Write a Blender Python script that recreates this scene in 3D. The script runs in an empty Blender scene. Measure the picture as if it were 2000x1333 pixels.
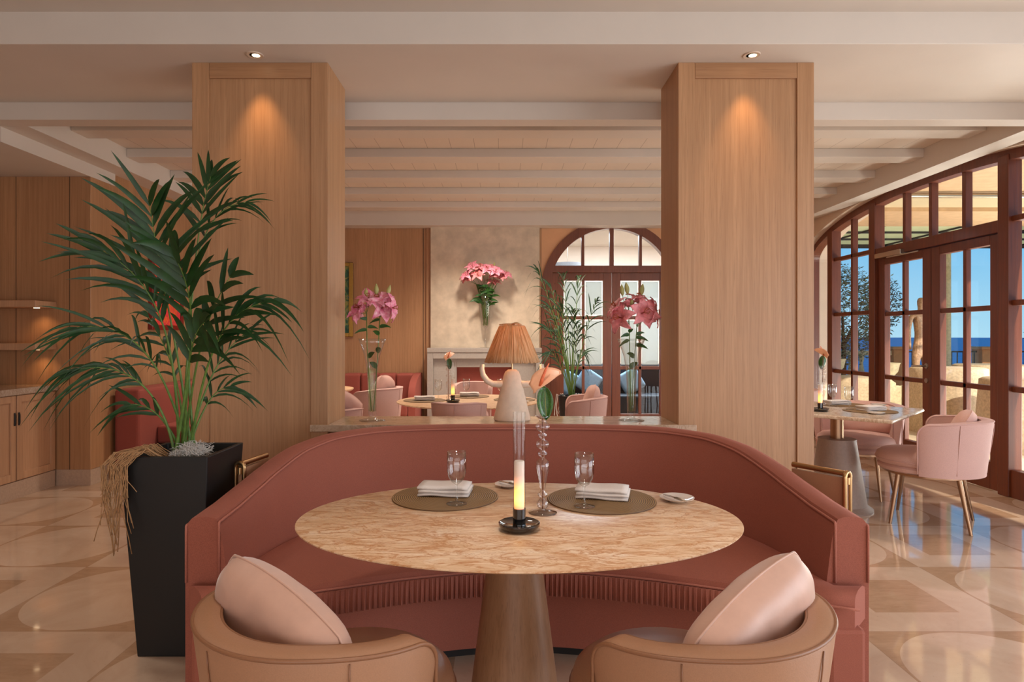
import bpy, bmesh, math, random
from mathutils import Vector, Matrix
C = bpy.context.scene.collection
S = bpy.context.scene
PI = math.pi
sin, cos = math.sin, math.cos
H = 1.28          # eye height
F = 1240.0        # focal length in pixels of the 2000 px wide frame

# ------------------------------------------------------------------ camera
cd = bpy.data.cameras.new('camera'); cam = bpy.data.objects.new('camera', cd); C.objects.link(cam)
cam.location = (0, 0, H); cam.rotation_euler = (PI/2, 0, 0)
cd.sensor_width = 36; cd.lens = F/2000*36
cd.shift_x = (1000-982)/2000; cd.shift_y = -(666.5-658)/2000
cd.clip_end = 20000
S.camera = cam
S.view_settings.view_transform = 'Standard'; S.view_settings.look = 'None'
S.view_settings.exposure = 0.15; S.view_settings.gamma = 1; S.view_settings.use_curve_mapping = False
cy = S.cycles
cy.use_denoising = True; cy.max_bounces = 10; cy.diffuse_bounces = 5; cy.glossy_bounces = 5
cy.transparent_max_bounces = 16; cy.transmission_bounces = 6
cy.caustics_reflective = False; cy.caustics_refractive = False; cy.sample_clamp_indirect = 4

# ------------------------------------------------------------------ world: clear sky
w = bpy.data.worlds.new('sky'); S.world = w; w.use_nodes = True
nt = w.node_tree; nt.nodes.clear()
tc = nt.nodes.new('ShaderNodeTexCoord'); sx = nt.nodes.new('ShaderNodeSeparateXYZ')
cr = nt.nodes.new('ShaderNodeValToRGB'); bg = nt.nodes.new('ShaderNodeBackground'); wo = nt.nodes.new('ShaderNodeOutputWorld')
nt.links.new(tc.outputs['Generated'], sx.inputs[0]); nt.links.new(sx.outputs['Z'], cr.inputs[0])
nt.links.new(cr.outputs[0], bg.inputs[0]); nt.links.new(bg.outputs[0], wo.inputs[0])
e = cr.color_ramp.elements
e[0].position = 0.0; e[0].color = (.42, .72, .90, 1)
e[1].position = 0.18; e[1].color = (.10, .46, .86, 1)
k = cr.color_ramp.elements.new(1.0); k.color = (.03, .18, .5, 1)
bg.inputs[1].default_value = 1.0

def light(kind, name, loc, energy, color, rot=None, aim=None, **kw):
    l = bpy.data.lights.new(name, kind); o = bpy.data.objects.new(name, l); C.objects.link(o)
    l.energy = energy; l.color = color; o.location = loc
    if aim is not None:
        o.rotation_euler = (Vector(aim)-Vector(loc)).to_track_quat('-Z', 'Y').to_euler()
    elif rot is not None: o.rotation_euler = rot
    for a, v in kw.items(): setattr(l, a, v)
    return o
light('SUN', 'sun', (6, -9, 12), 4.6, (1.0, .88, .70), aim=(6-.16*6, -9+.98*6, 12-.60*6), angle=.01)
# added fills for assumed unseen windows: behind the camera and in the right-hand wall
light('AREA', 'fill_back', (0, -3.3, 1.1), 100, (.95, .97, 1.0), aim=(0, 3.4, 2.6), shape='RECTANGLE', size=7, size_y=2.4)
light('AREA', 'fill_side', (4.5, .8, 1.2), 115, (.95, .96, 1.0), aim=(0, 2.2, .4), shape='RECTANGLE', size=4.0, size_y=2.3)
# added fills out of view, standing in for terrace daylight and floor bounce
light('AREA', 'terrace_fill', (8.0, 8.0, 1.0), 180, (1.0, .95, .88), aim=(2.0, 5.6, 2.1), shape='RECTANGLE', size=1.8, size_y=1.4)
light('AREA', 'terrace_bounce_fill', (5.7, 5.2, .3), 130, (1.0, .94, .86), aim=(2.4, 5.6, 2.2), shape='RECTANGLE', size=3.0, size_y=1.0)
# warm recessed spots over the columns, then added ceiling fills without fittings
WARM = (1.0, .60, .30)
for x in (-1.408, 1.414):
    light('SPOT', 'downlight_or_fill_beam', (x, 3.607, 2.862), 16, (1, .58, .26), aim=(x, 3.68, 2.0), spot_size=1.05, spot_blend=1.0, shadow_soft_size=.02)
for (x, y) in ((-.3, 5.4), (2.45, 4.8), (-1.9, 6.6), (1.2, 7.3), (-.3, 7.6)):  # added fill for the middle room, no fittings there
    light('SPOT', 'downlight_or_fill_beam', (x, y, 2.83), 90 if y < 6 else 165, (1, .85, .7), aim=(x, y, 0), spot_size=2.3, spot_blend=1.0, shadow_soft_size=.12)
for (x, y) in ((0.0, 1.3), (-2.6, 2.6)):  # two more added fills over the front part
    light('SPOT', 'downlight_or_fill_beam', (x, y, 2.62 if x < -2.9 else 3.02), 60, (1, .9, .8), aim=(x, y, 0), spot_size=1.9, spot_blend=1.0, shadow_soft_size=.12)

# ------------------------------------------------------------------ materials
def srgb(h):
    c = [int(h[i:i+2], 16)/255 for i in (0, 2, 4)]
    return tuple(((v+.055)/1.055)**2.4 if v > .04045 else v/12.92 for v in c)
def newmat(name):
    m = bpy.data.materials.new(name); m.use_nodes = True
    n = m.node_tree.nodes; return m, n, m.node_tree.links, n['Principled BSDF'], n['Material Output']
def coords(n, L, scale=(1, 1, 1), kind='Object'):
    t = n.new('ShaderNodeTexCoord'); mp = n.new('ShaderNodeMapping'); mp.inputs['Scale'].default_value = scale
    L.new(t.outputs[kind], mp.inputs[0]); return mp.outputs[0]
def noise(n, L, vec, scale, detail=4, rough=.55, dist=0):
    t = n.new('ShaderNodeTexNoise'); t.inputs['Scale'].default_value = scale; t.inputs['Detail'].default_value = detail
    t.inputs['Roughness'].default_value = rough; t.inputs['Distortion'].default_value = dist
    L.new(vec, t.inputs['Vector']); return t.outputs['Fac']
def ramp(n, L, fac, stops):
    r = n.new('ShaderNodeValToRGB'); L.new(fac, r.inputs[0]); el = r.color_ramp.elements
    while len(el) < len(stops): el.new(.5)
    for q, (p, c) in zip(el, stops): q.position = p; q.color = (*c, 1) if len(c) == 3 else c
    return r.outputs[0]
def bump(n, L, p, h, s, d=.002):
    b = n.new('ShaderNodeBump'); b.inputs['Strength'].default_value = s; b.inputs['Distance'].default_value = d
    L.new(h, b.inputs['Height']); L.new(b.outputs[0], p.inputs['Normal'])
def mth(n, L, op, a, b=None, c=None):
    t = n.new('ShaderNodeMath'); t.operation = op
    for i, v in enumerate((a, b, c)):
        if v is None: continue
        if isinstance(v, (int, float)): t.inputs[i].default_value = v
        else: L.new(v, t.inputs[i])
    return t.outputs[0]
def mixc(n, L, f, a, b):
    t = n.new('ShaderNodeMix'); t.data_type = 'RGBA'
    L.new(f, t.inputs[0]) if not isinstance(f, (int, float)) else setattr(t.inputs[0], 'default_value', f)
    for i, v in ((6, a), (7, b)):
        if isinstance(v, tuple): t.inputs[i].default_value = (*v[:3], 1)
        else: L.new(v, t.inputs[i])
    return t.outputs[2]
def simple(name, hexc, rough=.5, metal=0, nz=40, amt=.08, bmp=0, sheen=0, coat=0, spec=.5):
    m, n, L, p, o = newmat(name); c = srgb(hexc)
    f = noise(n, L, coords(n, L), nz, 5)
    L.new(ramp(n, L, f, [(.3, tuple(v*(1-amt) for v in c)), (.7, tuple(min(1, v*(1+amt)) for v in c))]), p.inputs['Base Color'])
    p.inputs['Roughness'].default_value = rough; p.inputs['Metallic'].default_value = metal
    p.inputs['Specular IOR Level'].default_value = spec
    if sheen: p.inputs['Sheen Weight'].default_value = sheen; p.inputs['Sheen Roughness'].default_value = .4
    if coat: p.inputs['Coat Weight'].default_value = coat; p.inputs['Coat Roughness'].default_value = .05
    if bmp: bump(n, L, p, f, bmp)
    return m
def wood(name, a, b, sc=(70, 70, 1.6), rough=.42, dark=None, coat=0):
    m, n, L, p, o = newmat(name); A, B = srgb(a), srgb(b)
    v = coords(n, L, sc); f = noise(n, L, v, 1.0, 6, .65, .3)
    v2 = coords(n, L, tuple(x*.09 for x in sc)); g = noise(n, L, v2, 1.0, 3, .5, .6)
    v3 = coords(n, L, tuple(x*3.5 for x in sc)); h = noise(n, L, v3, 1.0, 2)
    c1 = ramp(n, L, f, [(.28, A), (.5, tuple((x+y)/2 for x, y in zip(A, B))), (.72, B)])
    c2 = mixc(n, L, ramp(n, L, g, [(.3, (0,0,0)), (.75, (.55,.55,.55))]), c1, tuple(x*.78 for x in A))
    c3 = mixc(n, L, ramp(n, L, h, [(.32, (.35,.35,.35)), (.42, (0,0,0))]), c2, tuple(x*.6 for x in A))
    L.new(c3, p.inputs['Base Color']); p.inputs['Roughness'].default_value = rough
    if coat: p.inputs['Coat Weight'].default_value = coat; p.inputs['Coat Roughness'].default_value = .12
    bump(n, L, p, f, .12, .001)
    return m
def fabric(name, hexc, sheen=.4, sc=420, amt=.16, rough=.85, wv=.25):
    m, n, L, p, o = newmat(name); c = srgb(hexc)
    f = noise(n, L, coords(n, L), sc, 2); g = noise(n, L, coords(n, L), 5, 3)
    c1 = ramp(n, L, f, [(.3, tuple(v*(1-amt) for v in c)), (.7, tuple(min(1, v*(1+amt)) for v in c))])
    c2 = mixc(n, L, ramp(n, L, g, [(.35, (0,0,0)), (.75, (.3,.3,.3))]), c1, tuple(v*.82 for v in c))
    L.new(c2, p.inputs['Base Color']); p.inputs['Roughness'].default_value = rough
    p.inputs['Sheen Weight'].default_value = sheen; p.inputs['Sheen Roughness'].default_value = .35
    p.inputs['Sheen Tint'].default_value = (*[min(1, v*1.6+.1) for v in c], 1)
    bump(n, L, p, f, wv, .001); return m
def glass(name, tint=(1, 1, 1), strength=1.0, rough=0.0, base=.03, edge=0):
    m, n, L, p, o = newmat(name); n.remove(p)
    t = n.new('ShaderNodeBsdfTransparent'); t.inputs[0].default_value = (*tint, 1)
    if edge:
        l2 = n.new('ShaderNodeLayerWeight'); l2.inputs[0].default_value = .5
        L.new(mixc(n, L, mth(n, L, 'MULTIPLY', mth(n, L, 'POWER', l2.outputs['Facing'], 3), edge), tint, tuple(.35*v for v in tint)), t.inputs[0])
    g = n.new('ShaderNodeBsdfGlossy'); g.inputs['Roughness'].default_value = rough
    lw = n.new('ShaderNodeLayerWeight'); lw.inputs[0].default_value = .35
    f = mth(n, L, 'MULTIPLY_ADD', mth(n, L, 'POWER', lw.outputs['Facing'], 2.5), strength*.6, base)
    mx = n.new('ShaderNodeMixShader'); L.new(f, mx.inputs[0]); L.new(t.outputs[0], mx.inputs[1]); L.new(g.outputs[0], mx.inputs[2])
    L.new(mx.outputs[0], o.inputs[0]); return m
def emit(name, col, s):
    m, n, L, p, o = newmat(name)
    p.inputs['Base Color'].default_value = (*col, 1); p.inputs['Emission Color'].default_value = (*col, 1); p.inputs['Emission Strength'].default_value = s
    f = noise(n, L, coords(n, L), 30); L.new(mixc(n, L, f, tuple(v*.9 for v in col), col), p.inputs['Base Color'])
    return m

M = {}
M['oak'] = wood('oak_veneer', 'A67A55', 'C2966E')
M['oak_rail'] = wood('oak_rail', 'A07450', 'BA8D66', sc=(1.6, 70, 70))
M['oak_side'] = wood('oak_cabinet', 'B98E6C', 'CFA583')
M['oak_table'] = wood('oak_table_base', '8C6444', 'A98060')
M['mahog'] = wood('mahogany_frame', '5A2813', '7A3A1C', sc=(55, 55, 2), rough=.45, coat=.06)
M['mahog2'] = wood('mahogany_door', '6A3824', '854B33', sc=(55, 55, 2), rough=.38, coat=.15)
M['paint'] = simple('ceiling_paint', 'CFC6BC', .6, nz=3, amt=.02)
M['paint2'] = simple('wall_plaster', 'CDB9A6', .7, nz=6, amt=.03)
M['peach'] = simple('peach_plaster', 'D6A37A', .7, nz=6, amt=.04)
M['base'] = simple('skirting_marble', 'B9A08C', .3, nz=60, amt=.09)
M['plaster_ext'] = simple('terrace_stone', 'C9A67E', .8, nz=9, amt=.1, bmp=.2)
M['brass'] = simple('brushed_brass', 'B79368', .28, 1, nz=200, amt=.05)
M['bronze'] = simple('bronze_leg', 'A07E62', .32, .85, nz=200, amt=.05)
M['steel'] = simple('satin_steel', 'B5A898', .3, 1, nz=90, amt=.04)
M['black'] = simple('black_lacquer', '07070A', .06, nz=30, amt=.05, coat=1)
M['planter'] = simple('black_planter', '0B0908', .5, nz=90, amt=.15)
M['coral'] = fabric('coral_velvet', '975543', .4)
M['coral2'] = fabric('coral_piping', 'AD6A58', .3)
M['coral_far'] = fabric('coral_banquette', '94493E', .25)
M['blush'] = fabric('blush_linen', 'CBA59C', .2, 300, .07)
M['blush_pillow'] = fabric('blush_pillow', 'CDA396', .3, 200, .05)
M['satin'] = simple('satin_pillow', 'C9A08C', .42, nz=14, amt=.07, bmp=.35, sheen=.4)
M['tan'] = simple('tan_leather', 'A97D5F', .38, nz=350, amt=.06, bmp=.12)
M['tan_dark'] = simple('tan_leather_piping', '8E6245', .42, nz=300, amt=.06)
M['white'] = simple('white_linen', 'D9CFC8', .8, nz=180, amt=.04, bmp=.15)
M['china'] = simple('white_china', 'D9D0C8', .15, nz=20, amt=.02, coat=.6)
M['ceramic'] = simple('lamp_clay', 'DCC7B2', .75, nz=25, amt=.07, bmp=.4)
M['glass'] = glass('clear_glass', (.985, .99, .985), 1.5, base=.07, edge=.28)
M['glass_tint'] = glass('rosy_glass', (.97, .93, .91), 1.7, base=.12, edge=.18)
M['tube'] = glass('tube_glass', (.985, .985, .98), .45, base=.02, edge=.3)
M['pane'] = glass('window_pane', (.97, .985, .98), .5, base=.02)
M['water'] = glass('stem_water', (.88, .93, .8), .5)
M['leaf'] = simple('palm_leaf', '163C13', .48, nz=25, amt=.35)
M['leaf2'] = simple('lily_leaf', '2B5420', .4, nz=30, amt=.3)
M['stem'] = simple('green_stem', '5B7A35', .5, nz=40, amt=.25)
M['stem_brown'] = simple('brown_stem', '7A3A15', .5, nz=40, amt=.2)
M['root'] = simple('dry_roots', 'A98158', .8, nz=60, amt=.2)
M['moss'] = simple('white_fibre', 'C9C4BE', .9, nz=80, amt=.1)
M['peachpetal'] = simple('peach_spathe', 'EBB08C', .3, nz=25, amt=.12, coat=.3)
M['spadix'] = simple('spadix', 'D5683F', .45, nz=120, amt=.15)
M['antleaf'] = simple('anthurium_leaf', '2C5A1B', .3, nz=220, amt=.75, coat=.4)
M['bud'] = simple('lily_bud', 'A9A566', .5, nz=30, amt=.15)
M['stamen'] = simple('stamen', 'A2542A', .6)
M['concrete'] = simple('chimney_plaster', 'CDBDA8', .85, nz=7, amt=.16, bmp=.3)
M['stone'] = simple('fireplace_stone', 'A8A099', .6, nz=50, amt=.06)
M['dark'] = simple('dark_plinth', '1A1412', .6)
M['gold'] = simple('gold_frame', 'B08B45', .35, .8)
M['redframe'] = simple('red_frame', '7A1712', .4)
M['navy'] = simple('navy_upholstery', '1D222B', .6, nz=30, amt=.1)
M['skyblue'] = simple('pale_blue_sunlit_patch', '8DB3D0', .7, nz=30, amt=.08)  # colour of the sunlit patches seen in the lobby
M['grey'] = simple('grey_shade', '6E6A69', .8, nz=60, amt=.08)
M['iron'] = simple('wrought_iron', '14161B', .5)
M['cover'] = simple('beige_cover', 'C2AE93', .85, nz=35, amt=.22, bmp=.5)
M['ext_floor'] = simple('terrace_tiles', 'CBBBA2', .6, nz=3, amt=.12)
M['terra'] = simple('terracotta_stone', 'C98A5C', .8, nz=14, amt=.1)
M['urnstone'] = simple('pale_stone', 'D3C6A6', .8, nz=22, amt=.2, bmp=.3)
M['hull'] = simple('boat_paint', 'E6E8EA', .4)
M['bronze_statue'] = simple('statue_bronze', 'A58468', .5, nz=35, amt=.35, bmp=.9)
M['olive'] = simple('olive_leaf', '5B6B57', .6, nz=9, amt=.4)
M['bark'] = simple('bark', '4D3B2C', .9, nz=20, amt=.3)

def m_petal():
    m, n, L, p, o = newmat('lily_petal')
    v = coords(n, L); f = noise(n, L, v, 45, 3)
    c = ramp(n, L, f, [(.3, srgb('E56F93')), (.55, srgb('F2A0B3')), (.8, srgb('FBD8D8'))])
    L.new(c, p.inputs['Base Color']); p.inputs['Roughness'].default_value = .5
    p.inputs['Subsurface Weight'].default_value = .0
    return m
M['petal'] = m_petal()
M['petal2'] = simple('lily_petal_rose', 'E48E92', .45, nz=28, amt=.22)
def m_floor():
    m, n, L, p, o = newmat('marble_floor')
    t = n.new('ShaderNodeTexCoord'); s = n.new('ShaderNodeSeparateXYZ'); L.new(t.outputs['Object'], s.inputs[0])
    u = mth(n, L, 'DIVIDE', mth(n, L, 'ADD', s.outputs[0], 2.31+7.7), .77)
    v = mth(n, L, 'DIVIDE', mth(n, L, 'ADD', s.outputs[1], -2.755+15.4), .77)
    par = mth(n, L, 'MODULO', mth(n, L, 'ADD', mth(n, L, 'FLOOR', u), mth(n, L, 'FLOOR', v)), 2.0)
    a = mth(n, L, 'ABSOLUTE', mth(n, L, 'SUBTRACT', mth(n, L, 'FRACT', u), .5))
    b = mth(n, L, 'ABSOLUTE', mth(n, L, 'SUBTRACT', mth(n, L, 'FRACT', v), .5))
    r = mth(n, L, 'SQRT', mth(n, L, 'ADD', mth(n, L, 'MULTIPLY', a, a), mth(n, L, 'MULTIPLY', b, b)))
    A = mth(n, L, 'GREATER_THAN', r, .487)
    B = mth(n, L, 'LESS_THAN', mth(n, L, 'MAXIMUM', a, b), .253)
    tan = mth(n, L, 'ADD', mth(n, L, 'MULTIPLY', A, mth(n, L, 'SUBTRACT', 1, par)), mth(n, L, 'MULTIPLY', B, par))
    edge = mth(n, L, 'GREATER_THAN', mth(n, L, 'MAXIMUM', a, b), .4975)
    f = noise(n, L, t.outputs['Object'], 2.2, 8, .62, .8); g = noise(n, L, t.outputs['Object'], 75, 3)
    f2 = noise(n, L, coords(n, L, (1, 3, 1)), 9, 6, .7, .6)
    light_c = ramp(n, L, f, [(.3, srgb('C4A78F')), (.55, srgb('D2B8A0')), (.75, srgb('DAC3AE'))])
    tan_c = ramp(n, L, f2, [(.3, srgb('AE8D70')), (.7, srgb('C09F82'))])
    c = mixc(n, L, tan, light_c, tan_c)
    c = mixc(n, L, mth(n, L, 'MULTIPLY', edge, .35), c, srgb('86644A'))
    c = mixc(n, L, ramp(n, L, g, [(.26, (.3,.3,.3)), (.33, (0,0,0))]), c, srgb('8A6A50'))
    L.new(c, p.inputs['Base Color']); p.inputs['Roughness'].default_value = .07
    p.inputs['Specular IOR Level'].default_value = .6
    p.inputs['Coat Weight'].default_value = .35; p.inputs['Coat Roughness'].default_value = .03
    return m
M['floor'] = m_floor()
def m_marble(name, lo, mid, hi, vein, rough=.16, sc=5.0, stretch=(1.0, 2.2, 1)):
    m, n, L, p, o = newmat(name)
    t = n.new('ShaderNodeTexCoord'); mp = n.new('ShaderNodeMapping'); mp.inputs['Rotation'].default_value = (0, 0, .5)
    mp.inputs['Scale'].default_value = stretch; L.new(t.outputs['Object'], mp.inputs[0]); v = mp.outputs[0]
    f = noise(n, L, v, sc, 10, .66, 1.6); g = noise(n, L, v, sc*1.3, 8, .62, 1.2); h = noise(n, L, v, sc*3.2, 8, .65, 1.0)
    c = ramp(n, L, f, [(.3, srgb(lo)), (.5, srgb(mid)), (.7, srgb(hi))])
    ridge = mth(n, L, 'ABSOLUTE', mth(n, L, 'SUBTRACT', g, .5)); r2 = mth(n, L, 'ABSOLUTE', mth(n, L, 'SUBTRACT', h, .5))
    c = mixc(n, L, ramp(n, L, ridge, [(0, (.8,.8,.8)), (.022, (.35,.35,.35)), (.05, (0,0,0))]), c, srgb(vein))
    c = mixc(n, L, ramp(n, L, r2, [(0, (.45,.45,.45)), (.03, (0,0,0))]), c, srgb(vein))
    L.new(c, p.inputs['Base Color']); p.inputs['Roughness'].default_value = rough
    return m
M['marble'] = m_marble('ochre_marble', 'D2AA82', 'E6C4A0', 'EED8BE', 'BA7A46', .28, 5.6, (.8, 2.4, 1))
M['counter'] = m_marble('pale_countertop', 'A99684', 'BCAA98', 'C8B8A8', 'A08670', .12, 9)
M['pale_marble'] = m_marble('cream_marble', 'C9B49C', 'D8C5AE', 'E4D5C2', 'B08E6C')
M['ledgem'] = m_marble('polished_ledge', 'B69C84', 'C2A991', 'CDB7A2', 'A88B70', .12, 6)
def m_mat():
    m, n, L, p, o = newmat('woven_placemat')
    t = n.new('ShaderNodeTexCoord'); wv = n.new('ShaderNodeTexWave'); wv.wave_type = 'RINGS'; wv.rings_direction = 'Z'
    wv.inputs['Scale'].default_value = 46; wv.inputs['Distortion'].default_value = .4; L.new(t.outputs['Object'], wv.inputs['Vector'])
    L.new(ramp(n, L, wv.outputs['Fac'], [(.2, srgb('5E4327')), (.8, srgb('9C7A4C'))]), p.inputs['Base Color'])
    p.inputs['Roughness'].default_value = .55; bump(n, L, p, wv.outputs['Fac'], .6, .002); return m
M['mat'] = m_mat()
def m_raffia():
    m, n, L, p, o = newmat('raffia')
    t = n.new('ShaderNodeTexCoord'); s = n.new('ShaderNodeSeparateXYZ'); L.new(t.outputs['Object'], s.inputs[0])
    ang = mth(n, L, 'ARCTAN2', s.outputs[1], s.outputs[0]); cb = n.new('ShaderNodeCombineXYZ')
    L.new(mth(n, L, 'MULTIPLY', ang, 26), cb.inputs[0]); L.new(mth(n, L, 'MULTIPLY', s.outputs[2], 5), cb.inputs[1])
    f = noise(n, L, cb.outputs[0], 1, 5, .7)
    c = ramp(n, L, f, [(.34, srgb('9A6840')), (.48, srgb('D9A878')), (.66, srgb('F2D6B2'))])
    d = n.new('ShaderNodeBsdfDiffuse'); tr = n.new('ShaderNodeBsdfTranslucent'); mx = n.new('ShaderNodeMixShader')
    L.new(c, d.inputs[0]); L.new(c, tr.inputs[0]); mx.inputs[0].default_value = .3
    L.new(d.outputs[0], mx.inputs[1]); L.new(tr.outputs[0], mx.inputs[2]); L.new(mx.outputs[0], o.inputs[0]); n.remove(p); return m
M['raffia'] = m_raffia()
def m_candle():
    m, n, L, p, o = newmat('glowing_candle')
    t = n.new('ShaderNodeTexCoord'); s = n.new('ShaderNodeSeparateXYZ'); L.new(t.outputs['Generated'], s.inputs[0])
    c = ramp(n, L, s.outputs[2], [(0, (.75, .2, .04)), (.2, (1, .55, .07)), (.38, (1, .42, .05)), (.6, (.8, .28, .12)), (1, (.5, .36, .3))])
    st = ramp(n, L, s.outputs[2], [(0, (.5,)*3), (.2, (1,)*3), (.42, (.6,)*3), (.7, (.12,)*3), (1, (.05,)*3)])
    L.new(c, p.inputs['Emission Color']); L.new(mth(n, L, 'MULTIPLY', st, 2.6), p.inputs['Emission Strength'])
    p.inputs['Base Color'].default_value = (.7, .6, .52, 1); return m
M['candle'] = m_candle()
def m_sea():
    m, n, L, p, o = newmat('sea_water')
    f = noise(n, L, coords(n, L, (.01, .05, 1)), 1, 6, .6)
    L.new(ramp(n, L, f, [(.35, srgb('0F4C86')), (.7, srgb('2367A2'))]), p.inputs['Base Color'])
    p.inputs['Roughness'].default_value = .6; p.inputs['Specular IOR Level'].default_value = .15; return m
M['sea'] = m_sea()
def m_cloth(name, hexc):
    m, n, L, p, o = newmat(name); c = srgb(hexc); n.remove(p)
    f = noise(n, L, coords(n, L), 4); cc = mixc(n, L, f, tuple(v*.92 for v in c), c)
    d = n.new('ShaderNodeBsdfDiffuse'); tr = n.new('ShaderNodeBsdfTranslucent'); mx = n.new('ShaderNodeMixShader')
    L.new(cc, d.inputs[0]); L.new(cc, tr.inputs[0]); mx.inputs[0].default_value = .6
    L.new(d.outputs[0], mx.inputs[1]); L.new(tr.outputs[0], mx.inputs[2]); L.new(mx.outputs[0], o.inputs[0]); return m
M['awning'] = m_cloth('awning_cloth', 'EDEBC8')
M['strip_cloth'] = m_cloth('sunlit_strip_cloth', 'F2E2C2')  # translucent, for the sunlit look of the terrace ceiling strip
def m_frost():
    m, n, L, p, o = newmat('frosted_pane')
    f = noise(n, L, coords(n, L), 3); L.new(mixc(n, L, f, (.62, .62, .58), (.7, .7, .66)), p.inputs['Base Color'])
    tr = n.new('ShaderNodeBsdfTranslucent'); tr.inputs[0].default_value = (.72, .73, .69, 1); mx = n.new('ShaderNodeMixShader'); mx.inputs[0].default_value = .6
    L.new(p.outputs[0], mx.inputs[1]); L.new(tr.outputs[0], mx.inputs[2]); L.new(mx.outputs[0], o.inputs[0]); p.inputs['Roughness'].default_value = .4
    return m
M['frost'] = m_frost()
def m_paint(name, stops, sc, dist):
    m, n, L, p, o = newmat(name); f = noise(n, L, coords(n, L), sc, 3, .6, dist)
    r = ramp(n, L, f, [(a, srgb(c)) for a, c in stops]); L.new(r, p.inputs['Base Color']); p.inputs['Roughness'].default_value = .6; return m
M['art_red'] = m_paint('red_abstract', [(.3, 'E8452F'), (.45, 'D42B4A'), (.52, 'F0702E'), (.6, 'C92030'), (.75, 'E86A8A')], 5, 2)
M['art_green'] = m_paint('green_abstract', [(.3, '0F3A38'), (.45, '2E6A50'), (.55, '9A9A50'), (.65, '3E7A8A'), (.8, '1A2E30')], 5, 2)
M['bulb'] = emit('bulb_glow', (1, .72, .42), 5)

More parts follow.
